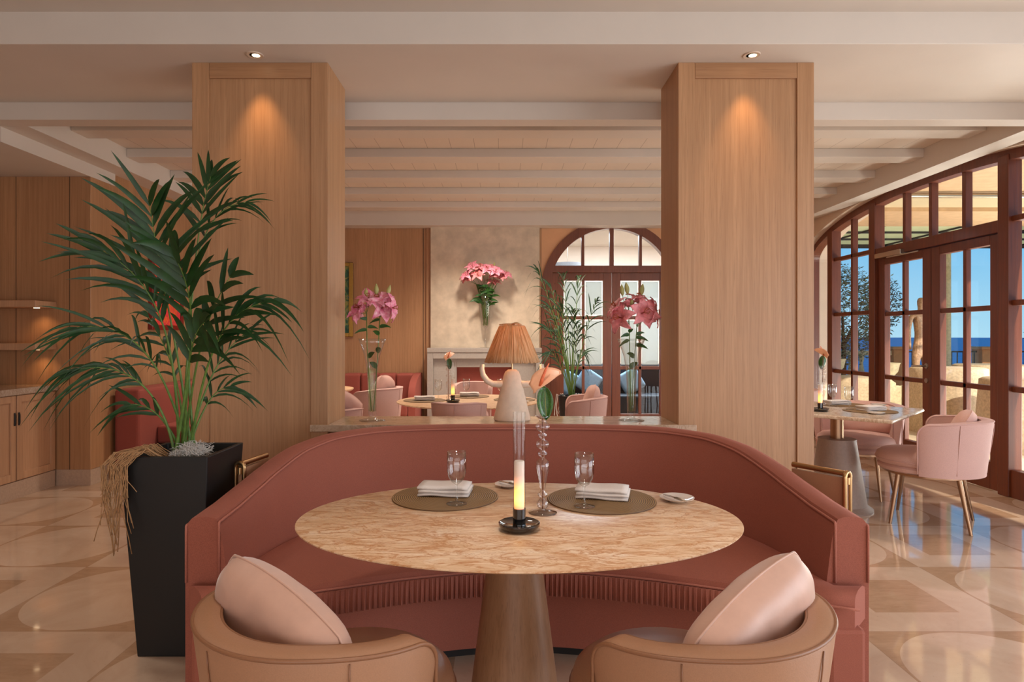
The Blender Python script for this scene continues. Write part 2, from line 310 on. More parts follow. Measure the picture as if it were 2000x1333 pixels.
# ------------------------------------------------------------------ mesh helpers
class MB:
    def __init__(s): s.v = []; s.f = []
    def add(s, vs, fs):
        k = len(s.v); s.v += [Vector(q) for q in vs]; s.f += [tuple(k+i for i in f) for f in fs]; return s
    def box(s, x0, x1, y0, y1, z0, z1):
        return s.add([(x, y, z) for z in (z0, z1) for y in (y0, y1) for x in (x0, x1)],
                     [(0,2,3,1), (4,5,7,6), (0,1,5,4), (2,6,7,3), (0,4,6,2), (1,3,7,5)])
    def prism(s, poly, ax, a, b):       # poly in the two other axes, extruded along ax
        def P(q, t):
            if ax == 'x': return (t, q[0], q[1])
            if ax == 'y': return (q[0], t, q[1])
            return (q[0], q[1], t)
        n = len(poly); s.add([P(q, a) for q in poly]+[P(q, b) for q in poly],
              [tuple(range(n)), tuple(range(2*n-1, n-1, -1))]+[(i, (i+1) % n, n+(i+1) % n, n+i) for i in range(n)]); return s
    def lathe(s, prof, c=(0, 0, 0), seg=32, sx=1, sy=1):
        vs = []; fs = []; n = len(prof)
        for j in range(seg):
            a = 2*PI*j/seg
            for r, z in prof: vs.append((c[0]+r*cos(a)*sx, c[1]+r*sin(a)*sy, c[2]+z))
        for j in range(seg):
            k = (j+1) % seg
            for i in range(n-1): fs.append((j*n+i, k*n+i, k*n+i+1, j*n+i+1))
        if prof[0][0] > 1e-4: fs.append(tuple(j*n for j in range(seg))[::-1])
        if prof[-1][0] > 1e-4: fs.append(tuple(j*n+n-1 for j in range(seg)))
        return s.add(vs, fs)
    def tube(s, pts, r, seg=8, closed=False, cap=True):
        pts = [Vector(p) for p in pts]; n = len(pts); R = r if hasattr(r, '__len__') else [r]*n
        vs = []; fs = []; up = None
        for i, p in enumerate(pts):
            if closed: t = pts[(i+1) % n]-pts[i-1]
            else: t = pts[min(i+1, n-1)]-pts[max(i-1, 0)]
            t.normalize()
            if up is None:
                up = Vector((0, 0, 1)) if abs(t.z) < .9 else Vector((1, 0, 0))
            u = (up-t*up.dot(t));
            if u.length < 1e-5: u = t.orthogonal()
            u.normalize(); up = u; b = t.cross(u)
            for j in range(seg):
                a = 2*PI*j/seg; vs.append(p+(u*cos(a)+b*sin(a))*R[i])
        m = n if closed else n-1
        for i in range(m):
            k = (i+1) % n
            for j in range(seg): fs.append((i*seg+j, i*seg+(j+1) % seg, k*seg+(j+1) % seg, k*seg+j))
        if not closed and cap: fs += [tuple(range(seg))[::-1], tuple((n-1)*seg+j for j in range(seg))]
        return s.add(vs, fs)
    def grid(s, rows, closed_u=False):
        n = len(rows[0]); vs = [p for r in rows for p in r]; fs = []
        m = len(rows)
        for i in range(m if closed_u else m-1):
            k = (i+1) % m
            for j in range(n-1): fs.append((i*n+j, i*n+j+1, k*n+j+1, k*n+j))
        return s.add(vs, fs)
    def loft(s, rings, cap=True):       # closed cross-sections
        n = len(rings[0]); vs = [p for r in rings for p in r]; fs = []
        for i in range(len(rings)-1):
            for j in range(n): fs.append((i*n+j, i*n+(j+1) % n, (i+1)*n+(j+1) % n, (i+1)*n+j))
        if cap: fs += [tuple(range(n))[::-1], tuple((len(rings)-1)*n+j for j in range(n))]
        return s.add(vs, fs)
    def xform(s, mat): s.v = [mat @ q for q in s.v]; return s
    def build(s, name, mat, parent=None, smooth=False, bevel=0, world=True, label=None, solid=0, sub=0, seg=2):
        me = bpy.data.meshes.new(name); off = parent.matrix_basis.translation if (parent is not None and world) else Vector()
        if parent is not None and world:
            p = parent
            while p.parent is not None: p = p.parent; off = off+p.matrix_basis.translation
        me.from_pydata([tuple(q-off) for q in s.v], [], s.f)
        bm = bmesh.new(); bm.from_mesh(me); bmesh.ops.recalc_face_normals(bm, faces=bm.faces); bm.to_mesh(me); bm.free()
        me.materials.append(M[mat] if isinstance(mat, str) else mat)
        o = bpy.data.objects.new(name, me); C.objects.link(o)
        if parent is not None: o.parent = parent
        if smooth:
            for q in me.polygons: q.use_smooth = True
            if smooth != 'all':
                bm = bmesh.new(); bm.from_mesh(me)
                for ed in bm.edges:
                    if len(ed.link_faces) == 2 and ed.calc_face_angle(0) > .7: ed.smooth = False
                bm.to_mesh(me); bm.free()
        if bevel:
            b = o.modifiers.new('bevel', 'BEVEL'); b.width = bevel; b.segments = seg; b.limit_method = 'ANGLE'; b.angle_limit = .6
        if solid:
            b = o.modifiers.new('solid', 'SOLIDIFY'); b.thickness = solid
        if sub:
            b = o.modifiers.new('sub', 'SUBSURF'); b.levels = sub; b.render_levels = sub
        if label: o['label'] = label
        return o
def tag(o, label=None, cat=None, group=None, kind=None):
    if label: o['label'] = label
    if cat: o['category'] = cat
    if group: o['group'] = group
    if kind: o['kind'] = kind
    return o
def thing(name, loc, label, cat, group=None, rz=0):
    o = bpy.data.objects.new(name, None); C.objects.link(o); o.location = loc; o.rotation_euler = (0, 0, rz)
    o.empty_display_size = .1
    return tag(o, label, cat, group)
def struct(o): o['kind'] = 'structure'; return o
def dup(root, loc, rz=0, label=None, group=None, scale=None):
    def cp(o, par):
        c = o.copy(); C.objects.link(c)
        if par is not None: c.parent = par
        for ch in list(o.children): cp(ch, c)
        return c
    r = cp(root, None); r.location = loc; r.rotation_euler = (0, 0, rz)
    if scale: r.scale = scale if hasattr(scale, '__len__') else (scale,)*3
    if label: r['label'] = label
    if group: r['group'] = group
    return r
def P(px, py, Y): return Vector(((px-982)/F*Y, Y, H-(py-658)/F*Y))
def smooth(a, b, t):
    t = max(0, min(1, (t-a)/(b-a))); return t*t*(3-2*t)
def bez(p, t):
    a, b, c, d = [Vector(q) for q in p]; u = 1-t
    return a*u**3+b*3*u*u*t+c*3*u*t*t+d*t**3

# ================================================================== THE SHELL
XR, YF = 3.95, 8.70
fl = MB().box(-6, 4.3, -4, 12.2, -.1, 0).build('floor', 'floor'); struct(fl)
# ceilings
struct(MB().box(-6, 4.3, -4, 3.475, 3.06, 3.2).build('ceiling', 'paint'))
struct(MB().box(-6, XR, 3.475, 4.34, 2.883, 3.2).build('ceiling', 'paint', bevel=.004))
def m_boards():
    m, n, L, p, o = newmat('ceiling_boards')
    t = n.new('ShaderNodeTexCoord'); s = n.new('ShaderNodeSeparateXYZ'); L.new(t.outputs['Object'], s.inputs[0])
    fr = mth(n, L, 'FRACT', mth(n, L, 'DIVIDE', mth(n, L, 'ADD', s.outputs[0], 20.2), .21))
    g = mth(n, L, 'LESS_THAN', fr, .02); f = noise(n, L, t.outputs['Object'], 3)
    c = mixc(n, L, f, srgb('CFC2B4'), srgb('D8CBBD')); c = mixc(n, L, mth(n, L, 'MULTIPLY', g, .6), c, srgb('6E5A4A'))
    L.new(c, p.inputs['Base Color']); p.inputs['Roughness'].default_value = .6; return m
M['boards'] = m_boards()
struct(MB().box(-3.349, 3.749, 4.478, 8.5, 2.957, 3.2).build('ceiling', 'boards'))
struct(MB().box(-6, -3.54, 4.478, 5.8, 2.656, 3.2).build('ceiling', 'paint'))
nn = [0]
def trim(mb, mat='paint', **k):
    nn[0] += 1; return struct(mb.build('trim_%d' % nn[0], mat, **k))
trim(MB().box(-6, XR, 4.34, 4.478, 2.764, 3.2), bevel=.003)
for y in (4.92, 5.65, 6.39, 7.12, 7.85): trim(MB().box(-3.349, 3.749, y, y+.2, 2.879, 2.957), bevel=.004)
trim(MB().box(-3.54, XR, 8.45, 8.69, 2.764, 3.2))
trim(MB().box(-3.54, -3.349, 4.478, 8.45, 2.764, 3.2))
trim(MB().box(3.749, 3.94, 4.478, 8.45, 2.764, 3.2))
trim(MB().box(-3.75, -3.54, 5.8, 8.7, 2.764, 3.2), 'paint')
# left: oak wall behind the cabinets, its return and the alcove wall
struct(MB().box(-4.6, -3.54, 5.453, 5.72, .137, 2.656).build('wall_left', 'oak', bevel=.003))
for x in (-3.72, -4.18): trim(MB().box(x-.002, x+.002, 5.4515, 5.453, .137, 2.656), 'dark')
struct(MB().box(-4.6, -3.545, 5.46, 5.71, 0, .137).build('baseboard_left', 'base'))
struct(MB().box(-3.75, -3.56, 5.72, 8.7, 0, 2.764).build('wall_left', 'oak'))
struct(MB().box(-4.7, -4.55, -4, 5.453, 0, 3.2).build('wall_left', 'oak'))
# far wall
struct(MB().box(-3.56, -.982, YF, YF+.15, 0, 2.8).build('wall_back', 'oak'))
trim(MB().box(-1.045, -.985, YF-.03, YF, 0, 2.764), 'oak'); trim(MB().box(-1.092, -1.086, YF-.004, YF, 0, 2.764), 'dark')
struct(MB().box(-.982, .498, YF-.08, YF+.15, 0, 2.8).build('wall_chimney', 'concrete', bevel=.004))
AX, AZ, RI, RO = 1.494, 1.911, .849, .97
arc = [(AX+RO*cos(PI*i/40), AZ+RO*sin(PI*i/40)) for i in range(41)]
poly = [(.498, 0), (.498, 3.0), (3.96, 3.0), (3.96, 0), (AX+RO, 0)]+arc+[(AX-RO, 0)]
struct(MB().prism(poly, 'y', YF, YF+.15).build('wall_back', 'peach'))
trim(MB().box(.50, .53, YF-.02, YF, 0, 2.764), 'oak')
# right wall with arched openings: one in view, one beside the camera
CY, EA, EB, SP = 6.016, 2.36, .56, 2.26
def opening(c, a=EA, b=EB, n=48): return [(c+a*cos(PI*i/n), SP+b*sin(PI*i/n)) for i in range(n+1)]
o1 = opening(CY); o2 = opening(.75)
poly = [(-3.6, 0), (-3.6, 3.2), (9.0, 3.2), (9.0, 0), (CY+EA, 0)]+o1+[(CY-EA, 0), (.75+EA, 0)]+o2+[(.75-EA, 0)]
struct(MB().prism(poly, 'x', XR, 4.3).build('wall_right', 'paint2'))
# solid wall behind the camera; the added back fill stands before it
struct(MB().box(-6, 4.3, -3.8, -3.6, 0, 3.2).build('wall_front', 'paint2'))
# low divider with the polished ledge between the columns
struct(MB().box(-1.0226, 1.0256, 3.75, 4.08, 0, .72).build('wall_divider', 'oak'))
t = thing('ledge', (0, 3.9, .72), 'polished beige stone ledge between the two oak columns', 'ledge')
MB().box(-1.125, 1.13, 3.70, 3.706, .725, .765).build('front_edge', 'ledgem', t, bevel=.002)
MB().box(-1.022, 1.025, 3.706, 4.11, .722, .765).build('slab', 'ledgem', t, bevel=.003)

def column(name, x0, x1, label):
    y0, y1, z1 = 3.708, 4.115, 2.883
    t = thing(name, ((x0+x1)/2, 3.91, 0), label, 'column', 'oak clad columns')
    MB().box(x0+.01, x1-.01, y0+.012, y1, .1, z1).build('panel', 'oak', t)
    for a, b in ((x0, x0+.098), (x1-.098, x1)): MB().box(a, b, y0, y0+.05, .1, z1).build('stile', 'oak', t, bevel=.002)
    MB().box(x0+.099, x1-.099, y0+.001, y0+.05, z1-.092, z1).build('rail', 'oak_rail', t, bevel=.002)
    MB().box(x0+.099, x1-.099, y0+.001, y0+.05, .1, .2).build('rail', 'oak_rail', t, bevel=.002)
    for a, b in ((x0, x0+.02), (x1-.02, x1)): MB().box(a, b, y0+.051, y1, .1, z1).build('side_panel', 'oak', t, bevel=.002)
    MB().box(x0+.005, x1-.005, y0+.005, y1-.005, 0, .1).build('plinth', 'base', t)
column('column', -1.815, -1.0226, 'square oak clad column behind the potted palm')
column('column', 1.0256, 1.818, 'square oak clad column beside the window tables')
for i, x in enumerate((-1.408, 1.414)):
    t = thing('ceiling_spotlight', (x, 3.607, 2.883), ('small recessed spotlight above the column behind the palm', 'small recessed spotlight above the column by the windows')[i], 'spotlight', 'recessed ceiling spotlights')
    MB().lathe([(.032, -.001), (.045, -.003), (.047, 0), (.047, .004), (.03, .004), (.03, -.001)], (x, 3.607, 2.880)).build('ring', 'paint2', t, smooth=True)
    MB().lathe([(0, 0), (.022, 0), (.022, .004), (0, .004)], (x+.006, 3.607, 2.8775), 20).build('bulb', 'bulb', t)

# ------------------------------------------------------------------ arched window with door leaves (right wall)
def zin(Y, inset=0):
    a, b = EA-inset, EB-inset; q = (Y-CY)/a
    return SP+b*math.sqrt(max(0, 1-q*q))
wx0, wx1 = 4.05, 4.115
win = bpy.data.objects.new('window_1', None); C.objects.link(win); win.location = (4.09, CY, 0); struct(win)
def arcband(a0, b0, a1, b1, x0, x1, n=56):
    mb = MB(); rings = []
    pts = [(CY+a0, 0)]+[(CY+a0*cos(PI*i/n), SP+b0*sin(PI*i/n)) for i in range(n+1)]+[(CY-a0, 0)]
    pin = [(CY+a1, 0)]+[(CY+a1*cos(PI*i/n), SP+b1*sin(PI*i/n)) for i in range(n+1)]+[(CY-a1, 0)]
    for p, q in zip(pts, pin): rings.append([(x0, *p), (x1, *p), (x1, *q), (x0, *q)])
    return mb.loft(rings)
arcband(EA, EB, EA-.085, EB-.085, wx0-.02, wx1+.02).build('arch_frame', 'mahog', win)
PY = (5.107, 6.925, 7.814, 4.218)
for y in PY: MB().box(wx0-.03, wx1+.02, y-.055, y+.055, 0, zin(y, .04)).build('post', 'mahog', win, bevel=.006)
MB().box(wx0-.02, wx1+.01, 5.16, 6.87, 2.13, 2.23).build('transom', 'mahog', win, bevel=.004)
for y in (6.41, 6.016, 5.58): MB().box(wx0, wx1, y-.022, y+.022, 2.23, zin(y, .08)).build('muntin', 'mahog', win, bevel=.004)
for (a, b) in ((6.98, 7.76), (4.27, 5.05)):
    m_ = (a+b)/2
    MB().box(wx0, wx1, m_-.02, m_+.02, .2, zin(m_, .08)).build('muntin', 'mahog', win, bevel=.004)
    for z in (2.22, 1.55, .86): MB().box(wx0, wx1, a, b, z-.022, z+.022).build('muntin', 'mahog', win, bevel=.004)
    MB().box(wx0-.01, wx1+.01, a, b, 0, .22).build('bottom_rail', 'mahog', win, bevel=.004)
for a, b in ((7.87, 8.30), (3.73, 4.16)): MB().box(wx0-.01, wx1+.01, a, b, 0, .22).build('bottom_rail', 'mahog', win, bevel=.004)
# panes outside the door leaves
def pane_poly(a, b, z0, z1=None):
    if z1 is not None: return [(a, z0), (b, z0), (b, z1), (a, z1)]
    return [(a, z0), (b, z0)]+[(b+(a-b)*i/16, zin(b+(a-b)*i/16, .05)) for i in range(17)]
for a, b in ((5.16, 5.56), (5.60, 5.995), (6.035, 6.39), (6.43, 6.87)): MB().prism(pane_poly(a, b, 2.23), 'x', 4.088, 4.092).build('pane', 'pane', win)
for a, b in ((6.98, 7.35), (7.39, 7.76), (4.27, 4.64), (4.68, 5.05)):
    for z0, z1 in ((.22, .84), (.88, 1.53), (1.57, 2.2), (2.24, None)): MB().prism(pane_poly(a, b, z0, z1), 'x', 4.088, 4.092).build('pane', 'pane', win)
for a, b in ((7.87, 8.28), (3.75, 4.16)): MB().prism(pane_poly(a, b, .22), 'x', 4.088, 4.092).build('pane', 'pane', win)
def leaf(n, y0, y1, handle):
    d = bpy.data.objects.new('door_%d' % n, None); C.objects.link(d); d.location = (4.09, (y0+y1)/2, 0); struct(d)
    a, b = y0+.12, y1-.12; x0, x1 = 4.055, 4.12; mid = (a+b)/2
    for p, q in ((y0+.004, a), (b, y1-.004)): MB().box(x0, x1, p, q, .01, 2.125).build('stile', 'mahog', d, bevel=.006)
    MB().box(x0, x1, a, b, 2.045, 2.125).build('rail', 'mahog', d, bevel=.004)
    MB().box(x0, x1, a, b, .01, .24).build('rail', 'mahog', d, bevel=.004)
    MB().box(x0+.01, x1-.01, mid-.02, mid+.02, .24, 2.045).build('muntin', 'mahog', d, bevel=.004)
    for z in (1.52, .851): MB().box(x0+.01, x1-.01, a, b, z-.022, z+.022).build('muntin', 'mahog', d, bevel=.004)
    for p, q in ((a, mid-.02), (mid+.02, b)):
        for z0, z1 in ((.24, .829), (.873, 1.498), (1.542, 2.045)): MB().box(4.086, 4.09, p, q, z0, z1).build('pane', 'pane', d)
    if handle:
        hb = MB().lathe([(0, 0), (.026, 0), (.026, .008), (0, .008)], (0, 0, 0), 20)
        hb.xform(Matrix.Translation((4.047, y0+.055, 1.0)) @ Matrix.Rotation(PI/2, 4, 'Y'))
        hd = hb.build('handle', 'steel', d, smooth=True)
        MB().tube([(4.05, y0+.055, 1.0), (4.0, y0+.055, 1.0), (3.99, y0+.07, 1.0), (3.988, y0+.17, .995)], .009, 10).build('lever', 'steel', hd, smooth=True)
        kb = MB().lathe([(0, 0), (.024, 0), (.024, .008), (0, .008)], (0, 0, 0), 20)
        kb.xform(Matrix.Translation((4.047, y0+.055, .86)) @ Matrix.Rotation(PI/2, 4, 'Y')); kb.build('lock', 'steel', d, smooth=True)
        c = MB().box(3.99, 4.05, 6.38, 6.82, 2.115, 2.165).build('door_closer', 'steel', d, bevel=.006)
        MB().box(3.985, 3.998, 6.1, 6.6, 2.098, 2.11).build('closer_arm', 'steel', c, bevel=.002)
leaf(1, 6.018, 6.866, True); leaf(2, 5.166, 6.014, False)

# ------------------------------------------------------------------ arched glazed door in the far wall
dr = bpy.data.objects.new('door_3', None); C.objects.link(dr); dr.location = (AX, YF+.05, 0); struct(dr)
mb = MB(); rings = []
for i in range(-1, 42):
    if i < 0: p, q = (AX+RO, 0), (AX+RI, 0)
    elif i > 40: p, q = (AX-RO, 0), (AX-RI, 0)
    else: p = (AX+RO*cos(PI*i/40), AZ+RO*sin(PI*i/40)); q = (AX+RI*cos(PI*i/40), AZ+RI*sin(PI*i/40))
    rings.append([(p[0], YF-.02, p[1]), (p[0], YF+.1, p[1]), (q[0], YF+.1, q[1]), (q[0], YF-.02, q[1])])
mb.loft(rings).build('arch_frame', 'mahog2', dr)
MB().box(AX-.87, AX+.87, YF-.015, YF+.08, 2.157, 2.255).build('transom', 'mahog2', dr, bevel=.006)
for dx, wd in ((-.395, .02), (0, .028), (.395, .02)):
    MB().box(AX+dx-wd, AX+dx+wd, YF, YF+.07, 2.255, AZ+math.sqrt(RI*RI-dx*dx)+.02).build('muntin', 'mahog2', dr, bevel=.004)
MB().prism([(AX+.86*cos(.4+(PI-.8)*i/30), AZ+.86*sin(.4+(PI-.8)*i/30)) for i in range(31)], 'y', YF+.03, YF+.035).build('pane', 'pane', dr)
for s_ in (-1, 1):
    xi, xo = AX+s_*.004, AX+s_*RI
    def bx(a, b, z0, z1, name, mat='mahog2', y0=YF, y1=YF+.06, bev=.005):
        MB().box(min(a, b), max(a, b), y0, y1, z0, z1).build(name, mat, dr, bevel=bev)
    bx(xi, xi+s_*.115, 0, 2.155, 'stile'); bx(xo, xo-s_*.19, 0, 2.155, 'stile')
    g0, g1 = xi+s_*.115, xo-s_*.19; md = (g0+g1)/2
    bx(g0, g1, 2.05, 2.155, 'rail'); bx(g0, g1, 0, .22, 'rail')
    bx(md-.018, md+.018, .22, 2.05, 'muntin', y0=YF+.005, y1=YF+.055)
    for z in (1.54, .852): bx(g0, g1, z-.024, z+.024, 'muntin', y0=YF+.005, y1=YF+.055)
    for p, q in ((g0, md-s_*.018), (md+s_*.018, g1)):
        for z0, z1 in ((.22, .828), (.876, 1.516), (1.564, 2.05)):
            bx(p, q, z0, z1, 'pane', 'pane', YF+.028, YF+.033, 0)
            if z0 > .8: bx(p+s_*.016, q-s_*.016, z0+.02, z1-.015, 'frosted_pane', 'frost', YF+.034, YF+.038, 0)
# room behind that door
struct(MB().box(-1, 4.3, 12.1, 12.2, 0, 3.2).build('wall_lobby', 'paint2'))
struct(MB().box(-1.1, -1, 8.85, 12.2, 0, 3.2).build('wall_lobby', 'paint2'))
struct(MB().box(-1, 4.3, 8.85, 12.2, 3.0, 3.1).build('ceiling', 'paint'))
struct(MB().box(4.2, 4.3, 8.85, 12.2, 0, 3.2).build('wall_lobby', 'paint2'))
light('AREA', 'lobby_fill', (2.0, 10.3, 2.9), 280, (.72, .86, 1.0), aim=(2.0, 10.6, 0), shape='RECTANGLE', size=3, size_y=1.6)  # added fill under the ceiling; the lobby has no window
t = thing('lobby_sofa', (1.6, 9.7, 0), 'dark navy high-backed sofa behind the arched glazed door', 'sofa')
MB().box(.3, 2.9, 9.75, 9.95, 0, .86).build('backrest', 'navy', t, bevel=.03); MB().box(.3, 2.9, 9.25, 9.75, 0, .42).build('seat', 'navy', t, bevel=.03)
for i, (x, r, lb) in enumerate(((.95, .5, 'pale blue block as a sunlit patch seen through the left door leaf, beside the palm'), (1.3, .6, 'pale blue block as a sunlit patch low behind the meeting stiles of the arched door'), (1.95, -.5, 'pale blue block as a sunlit patch behind the right door leaf'))):
    q = MB().box(-.17, .17, -.05, .05, -.17, .17); q.xform(Matrix.Translation((x, 9.66, .60)) @ Matrix.Rotation(-.2, 4, 'X') @ Matrix.Rotation(r, 4, 'Y'))
    tag(q.build('pad_or_light_patch', 'skyblue', bevel=.04, seg=4), lb, 'pad_or_light_patch', 'pale blue blocks as sunlit patches behind the arched door')  # soft blue boxes stand in for sunlit patches behind the door
t = thing('pendant_lamp', (1.04, 10.2, 2.23), 'grey drum pendant lamp seen through the arched fanlight', 'lamp')
MB().lathe([(.22, 0), (.22, .2), (.213, .2), (.213, 0), (.22, 0)], (1.04, 10.2, 2.26), 40).build('lamp_shade', 'grey', t, smooth=True)
MB().tube([(1.04, 10.2, 2.45), (1.04, 10.2, 3.0)], .006, 8).build('cord', 'steel', t)
MB().tube([(.82, 10.2, 2.45), (1.26, 10.2, 2.45)], .004, 6).build('spider', 'steel', t)

# ================================================================== TERRACE
struct(MB().box(4.3, 17, -3, 13.4, -.12, -.02).build('floor', 'ext_floor'))
struct(MB().box(-3000, 6000, 13.4, 9000, -12.2, -12).build('floor_sea', 'sea'))
bpy.data.objects['floor_sea'].name = 'sea'; tag(bpy.data.objects['sea'], 'deep blue sea reaching to the horizon beyond the terrace', 'sea', kind='stuff')
struct(MB().prism([(4.3, 3.5), (5.0, 5.0), (6.9, 7.2), (4.3, 7.2)], 'z', 2.9, 3.0).build('ceiling', 'plaster_ext'))
struct(MB().box(4.3, 9.5, 8.1, 9.2, 2.88, 3.02).build('ceiling', 'plaster_ext'))
tag(MB().box(4.3, 9.5, 7.2, 8.1, 2.93, 2.935).build('sunlit_strip', 'strip_cloth'), 'sunlit strip of ceiling over the near terrace, made bright with translucent cloth', 'sunlit_strip')  # stands in for a sunlit ceiling strip; translucent cloth makes it bright
t = thing('awning', (8.6, 10.3, 2.9), 'pale green-white awning over the outer terrace', 'awning')
MB().box(4.6, 13, 9.2, 11.35, 2.925, 2.93).build('cloth', 'awning', t)
for y in (9.9, 10.6): MB().box(4.6, 13, y-.012, y+.012, 2.89, 2.92).build('slat', 'iron', t)
for x in (5.6, 6.8, 8.0, 9.2, 10.4): MB().box(x-.01, x+.01, 9.2, 11.35, 2.895, 2.92).build('slat', 'iron', t)
MB().box(4.6, 13, 11.3, 11.36, 2.86, 2.93).build('front_bar', 'iron', t)
tag(MB().tube([(4.4, 7.1, 2.86), (9.4, 7.1, 2.86)], .028, 12).build('awning_roller', 'steel', smooth=True), 'thin metal roller tube along the terrace ceiling', 'roller')
struct(MB().box(4.3, 4.62, 8.85, 9.2, 0, 3.0).build('wall_terrace', 'plaster_ext'))
t = thing('terrace_column', (7.7, 11.0, 0), 'slim round pale column at the edge of the terrace', 'column')
MB().lathe([(.075, 0), (.075, .06), (.058, .09), (.056, 2.7), (.075, 2.78), (.08, 2.9)], (7.7, 11, 0), 24).build('shaft', 'urnstone', t, smooth=True)
# railing with stone piers
def pier(x, y, label):
    t = thing('stone_pier', (x, y, 0), label, 'pier', 'stone piers of the terrace edge')
    MB().box(x-.15, x+.15, y-.15, y+.15, -.02, 1.02).build('shaft', 'terra', t, bevel=.01); MB().box(x-.19, x+.19, y-.19, y+.19, 1.02, 1.08).build('cap', 'terra', t, bevel=.01)
pier(9.78, 12.9, 'terracotta stone pier at the right end of the iron railing'); pier(8.0, 12.9, 'terracotta stone pier left of the iron railing, behind the statue')
t = thing('iron_railing', (9, 12.9, 0), 'dark wrought iron railing between the stone piers', 'railing')
MB().box(8.15, 9.63, 12.89, 12.91, .96, .99).build('top_rail', 'iron', t); MB().box(8.15, 9.63, 12.89, 12.91, .08, .11).build('bottom_rail', 'iron', t)
for i in range(13): MB().box(8.2+i*.115-.008, 8.2+i*.115+.008, 12.892, 12.908, .11, .96).build('bar', 'iron', t)
t = thing('iron_railing', (11, 12.9, 0), 'dark wrought iron railing right of the terracotta pier', 'railing')
MB().box(9.93, 12.4, 12.89, 12.91, .96, .99).build('top_rail', 'iron', t); MB().box(9.93, 12.4, 12.89, 12.91, .08, .11).build('bottom_rail', 'iron', t)
for i in range(20): MB().box(10.0+i*.12-.008, 10.0+i*.12+.008, 12.892, 12.908, .11, .96).build('bar', 'iron', t)
t = thing('balustrade', (6.9, 12.9, 0), 'pale stone balustrade with turned balusters behind the olive tree', 'balustrade')
MB().box(5.2, 7.85, 12.8, 13.0, .9, 1.0).build('handrail', 'urnstone', t, bevel=.01); MB().box(5.2, 7.85, 12.8, 13.0, 0, .12).build('plinth', 'urnstone', t, bevel=.01)
for i in range(12): MB().lathe([(.05, .12), (.05, .2), (.03, .25), (.075, .45), (.03, .75), (.05, .82), (.05, .9)], (5.35+i*.215, 12.9, 0), 14).build('baluster', 'urnstone', t, smooth=True)
struct(MB().box(4.62, 5.2, 12.75, 13.1, -.02, 3.0).build('wall_terrace', 'plaster_ext'))
def urn(x, y, z, label):
    t = thing('garden_urn', (x, y, 0), label, 'urn', 'pale stone garden urns')
    MB().lathe([(0, z), (.1, z), (.1, z+.04), (.045, z+.08), (.05, z+.12), (.13, z+.22), (.155, z+.34), (.17, z+.36), (.13, z+.36), (.1, z+.28), (0, z+.26)], (x, y, 0), 20).build('bowl', 'urnstone', t, smooth=True)
    MB().box(x-.13, x+.13, y-.13, y+.13, -.02, z).build('pedestal', 'urnstone', t, bevel=.01)
urn(5.55, 10.6, .55, 'pale stone urn on a pedestal left of the olive tree'); urn(6.2, 10.2, .5, 'pale stone urn on a pedestal right in front of the olive tree')
random.seed(3)
def blobtree(name, c, r, rz, n, tr, label, cat='tree', lm='olive'):
    t = thing(name, (c[0], c[1], 0), label, cat); mb = MB()
    for i in range(n):
        d = Vector((random.gauss(0, 1), random.gauss(0, 1), random.gauss(0, 1))).normalized()*random.uniform(.35, 1)**.5
        p = Vector(c)+Vector((d.x*r, d.y*r, d.z*rz)); a = Vector((random.uniform(-1, 1), random.uniform(-1, 1), random.uniform(-.4, 1))).normalized()
        b = a.orthogonal().normalized(); L_ = random.uniform(.05, .10)
        mb.add([p, p+a*L_*.5+b*L_*.16, p+a*L_, p+a*L_*.5-b*L_*.16], [(0, 1, 2, 3)])
    mb.build('foliage', lm, t)
    tb = MB().tube([(c[0], c[1], tr), (c[0]+.03, c[1], (c[2]+tr)/2), (c[0], c[1], c[2])], [.05, .04, .02], 8)
    for i in range(7):
        a = i*2.4; tb.tube([(c[0], c[1], c[2]-rz*.6), (c[0]+cos(a)*r*.6, c[1]+sin(a)*r*.6, c[2]+rz*.5*sin(i*1.7))], [.02, .006], 5)
    tb.build('trunk', 'bark', t, smooth=True)
blobtree('olive_tree', (6.1, 11.4, 1.65), .62, .95, 5200, 0, 'grey green olive tree on the terrace behind the arched window')
blobtree('olive_tree', (7.35, 12.3, 1.9), .36, .6, 1100, 0, 'thin sparse olive tree left of the statue')
blobtree('cypress_bush', (11.25, 13.2, 1.35), .3, .35, 1200, 0, 'dark round bush at the right edge of the window view', lm='leaf')
blobtree('terrace_shrub', (9.0, 9.9, .45), .5, .22, 1500, 0, 'low green shrub beyond the covered furniture at the right', 'shrub', lm='leaf2')
# covered furniture
def cover(x, y, r, h, label, seed):
    random.seed(seed); mb = MB(); rows = []
    for j in range(9):
        z = h*j/8; row = []
        for i in range(41):
            a = 2*PI*i/40; q = r*(1+.10*(1-z/h)+.05*sin(a*7+seed)*(1-z/h)+.02*sin(a*17+seed*2)); row.append((x+q*cos(a), y+q*sin(a), z-.02))
        rows.append(row)
    rows.append([(x+r*.93*cos(2*PI*i/40), y+r*.93*sin(2*PI*i/40), h) for i in range(41)])
    rows.append([(x, y, h-.01)]*41)
    tag(mb.grid(rows).build('covered_table', 'cover', smooth='all'), label, 'covered table', 'covered terrace tables')
cover(5.4, 9.9, .42, .66, 'beige draped cover on a terrace table behind the window post', 1)
cover(6.1, 8.7, .45, .86, 'beige draped cover on a terrace table below the statue', 2)
cover(7.4, 9.6, .5, .86, 'beige draped cover on a terrace table left of the slim column', 3)
cover(6.1, 7.3, .5, .80, 'beige draped cover on a terrace table nearest the door', 4)
cover(7.9, 8.2, .5, .85, 'beige draped cover on a terrace table at the far right', 5)
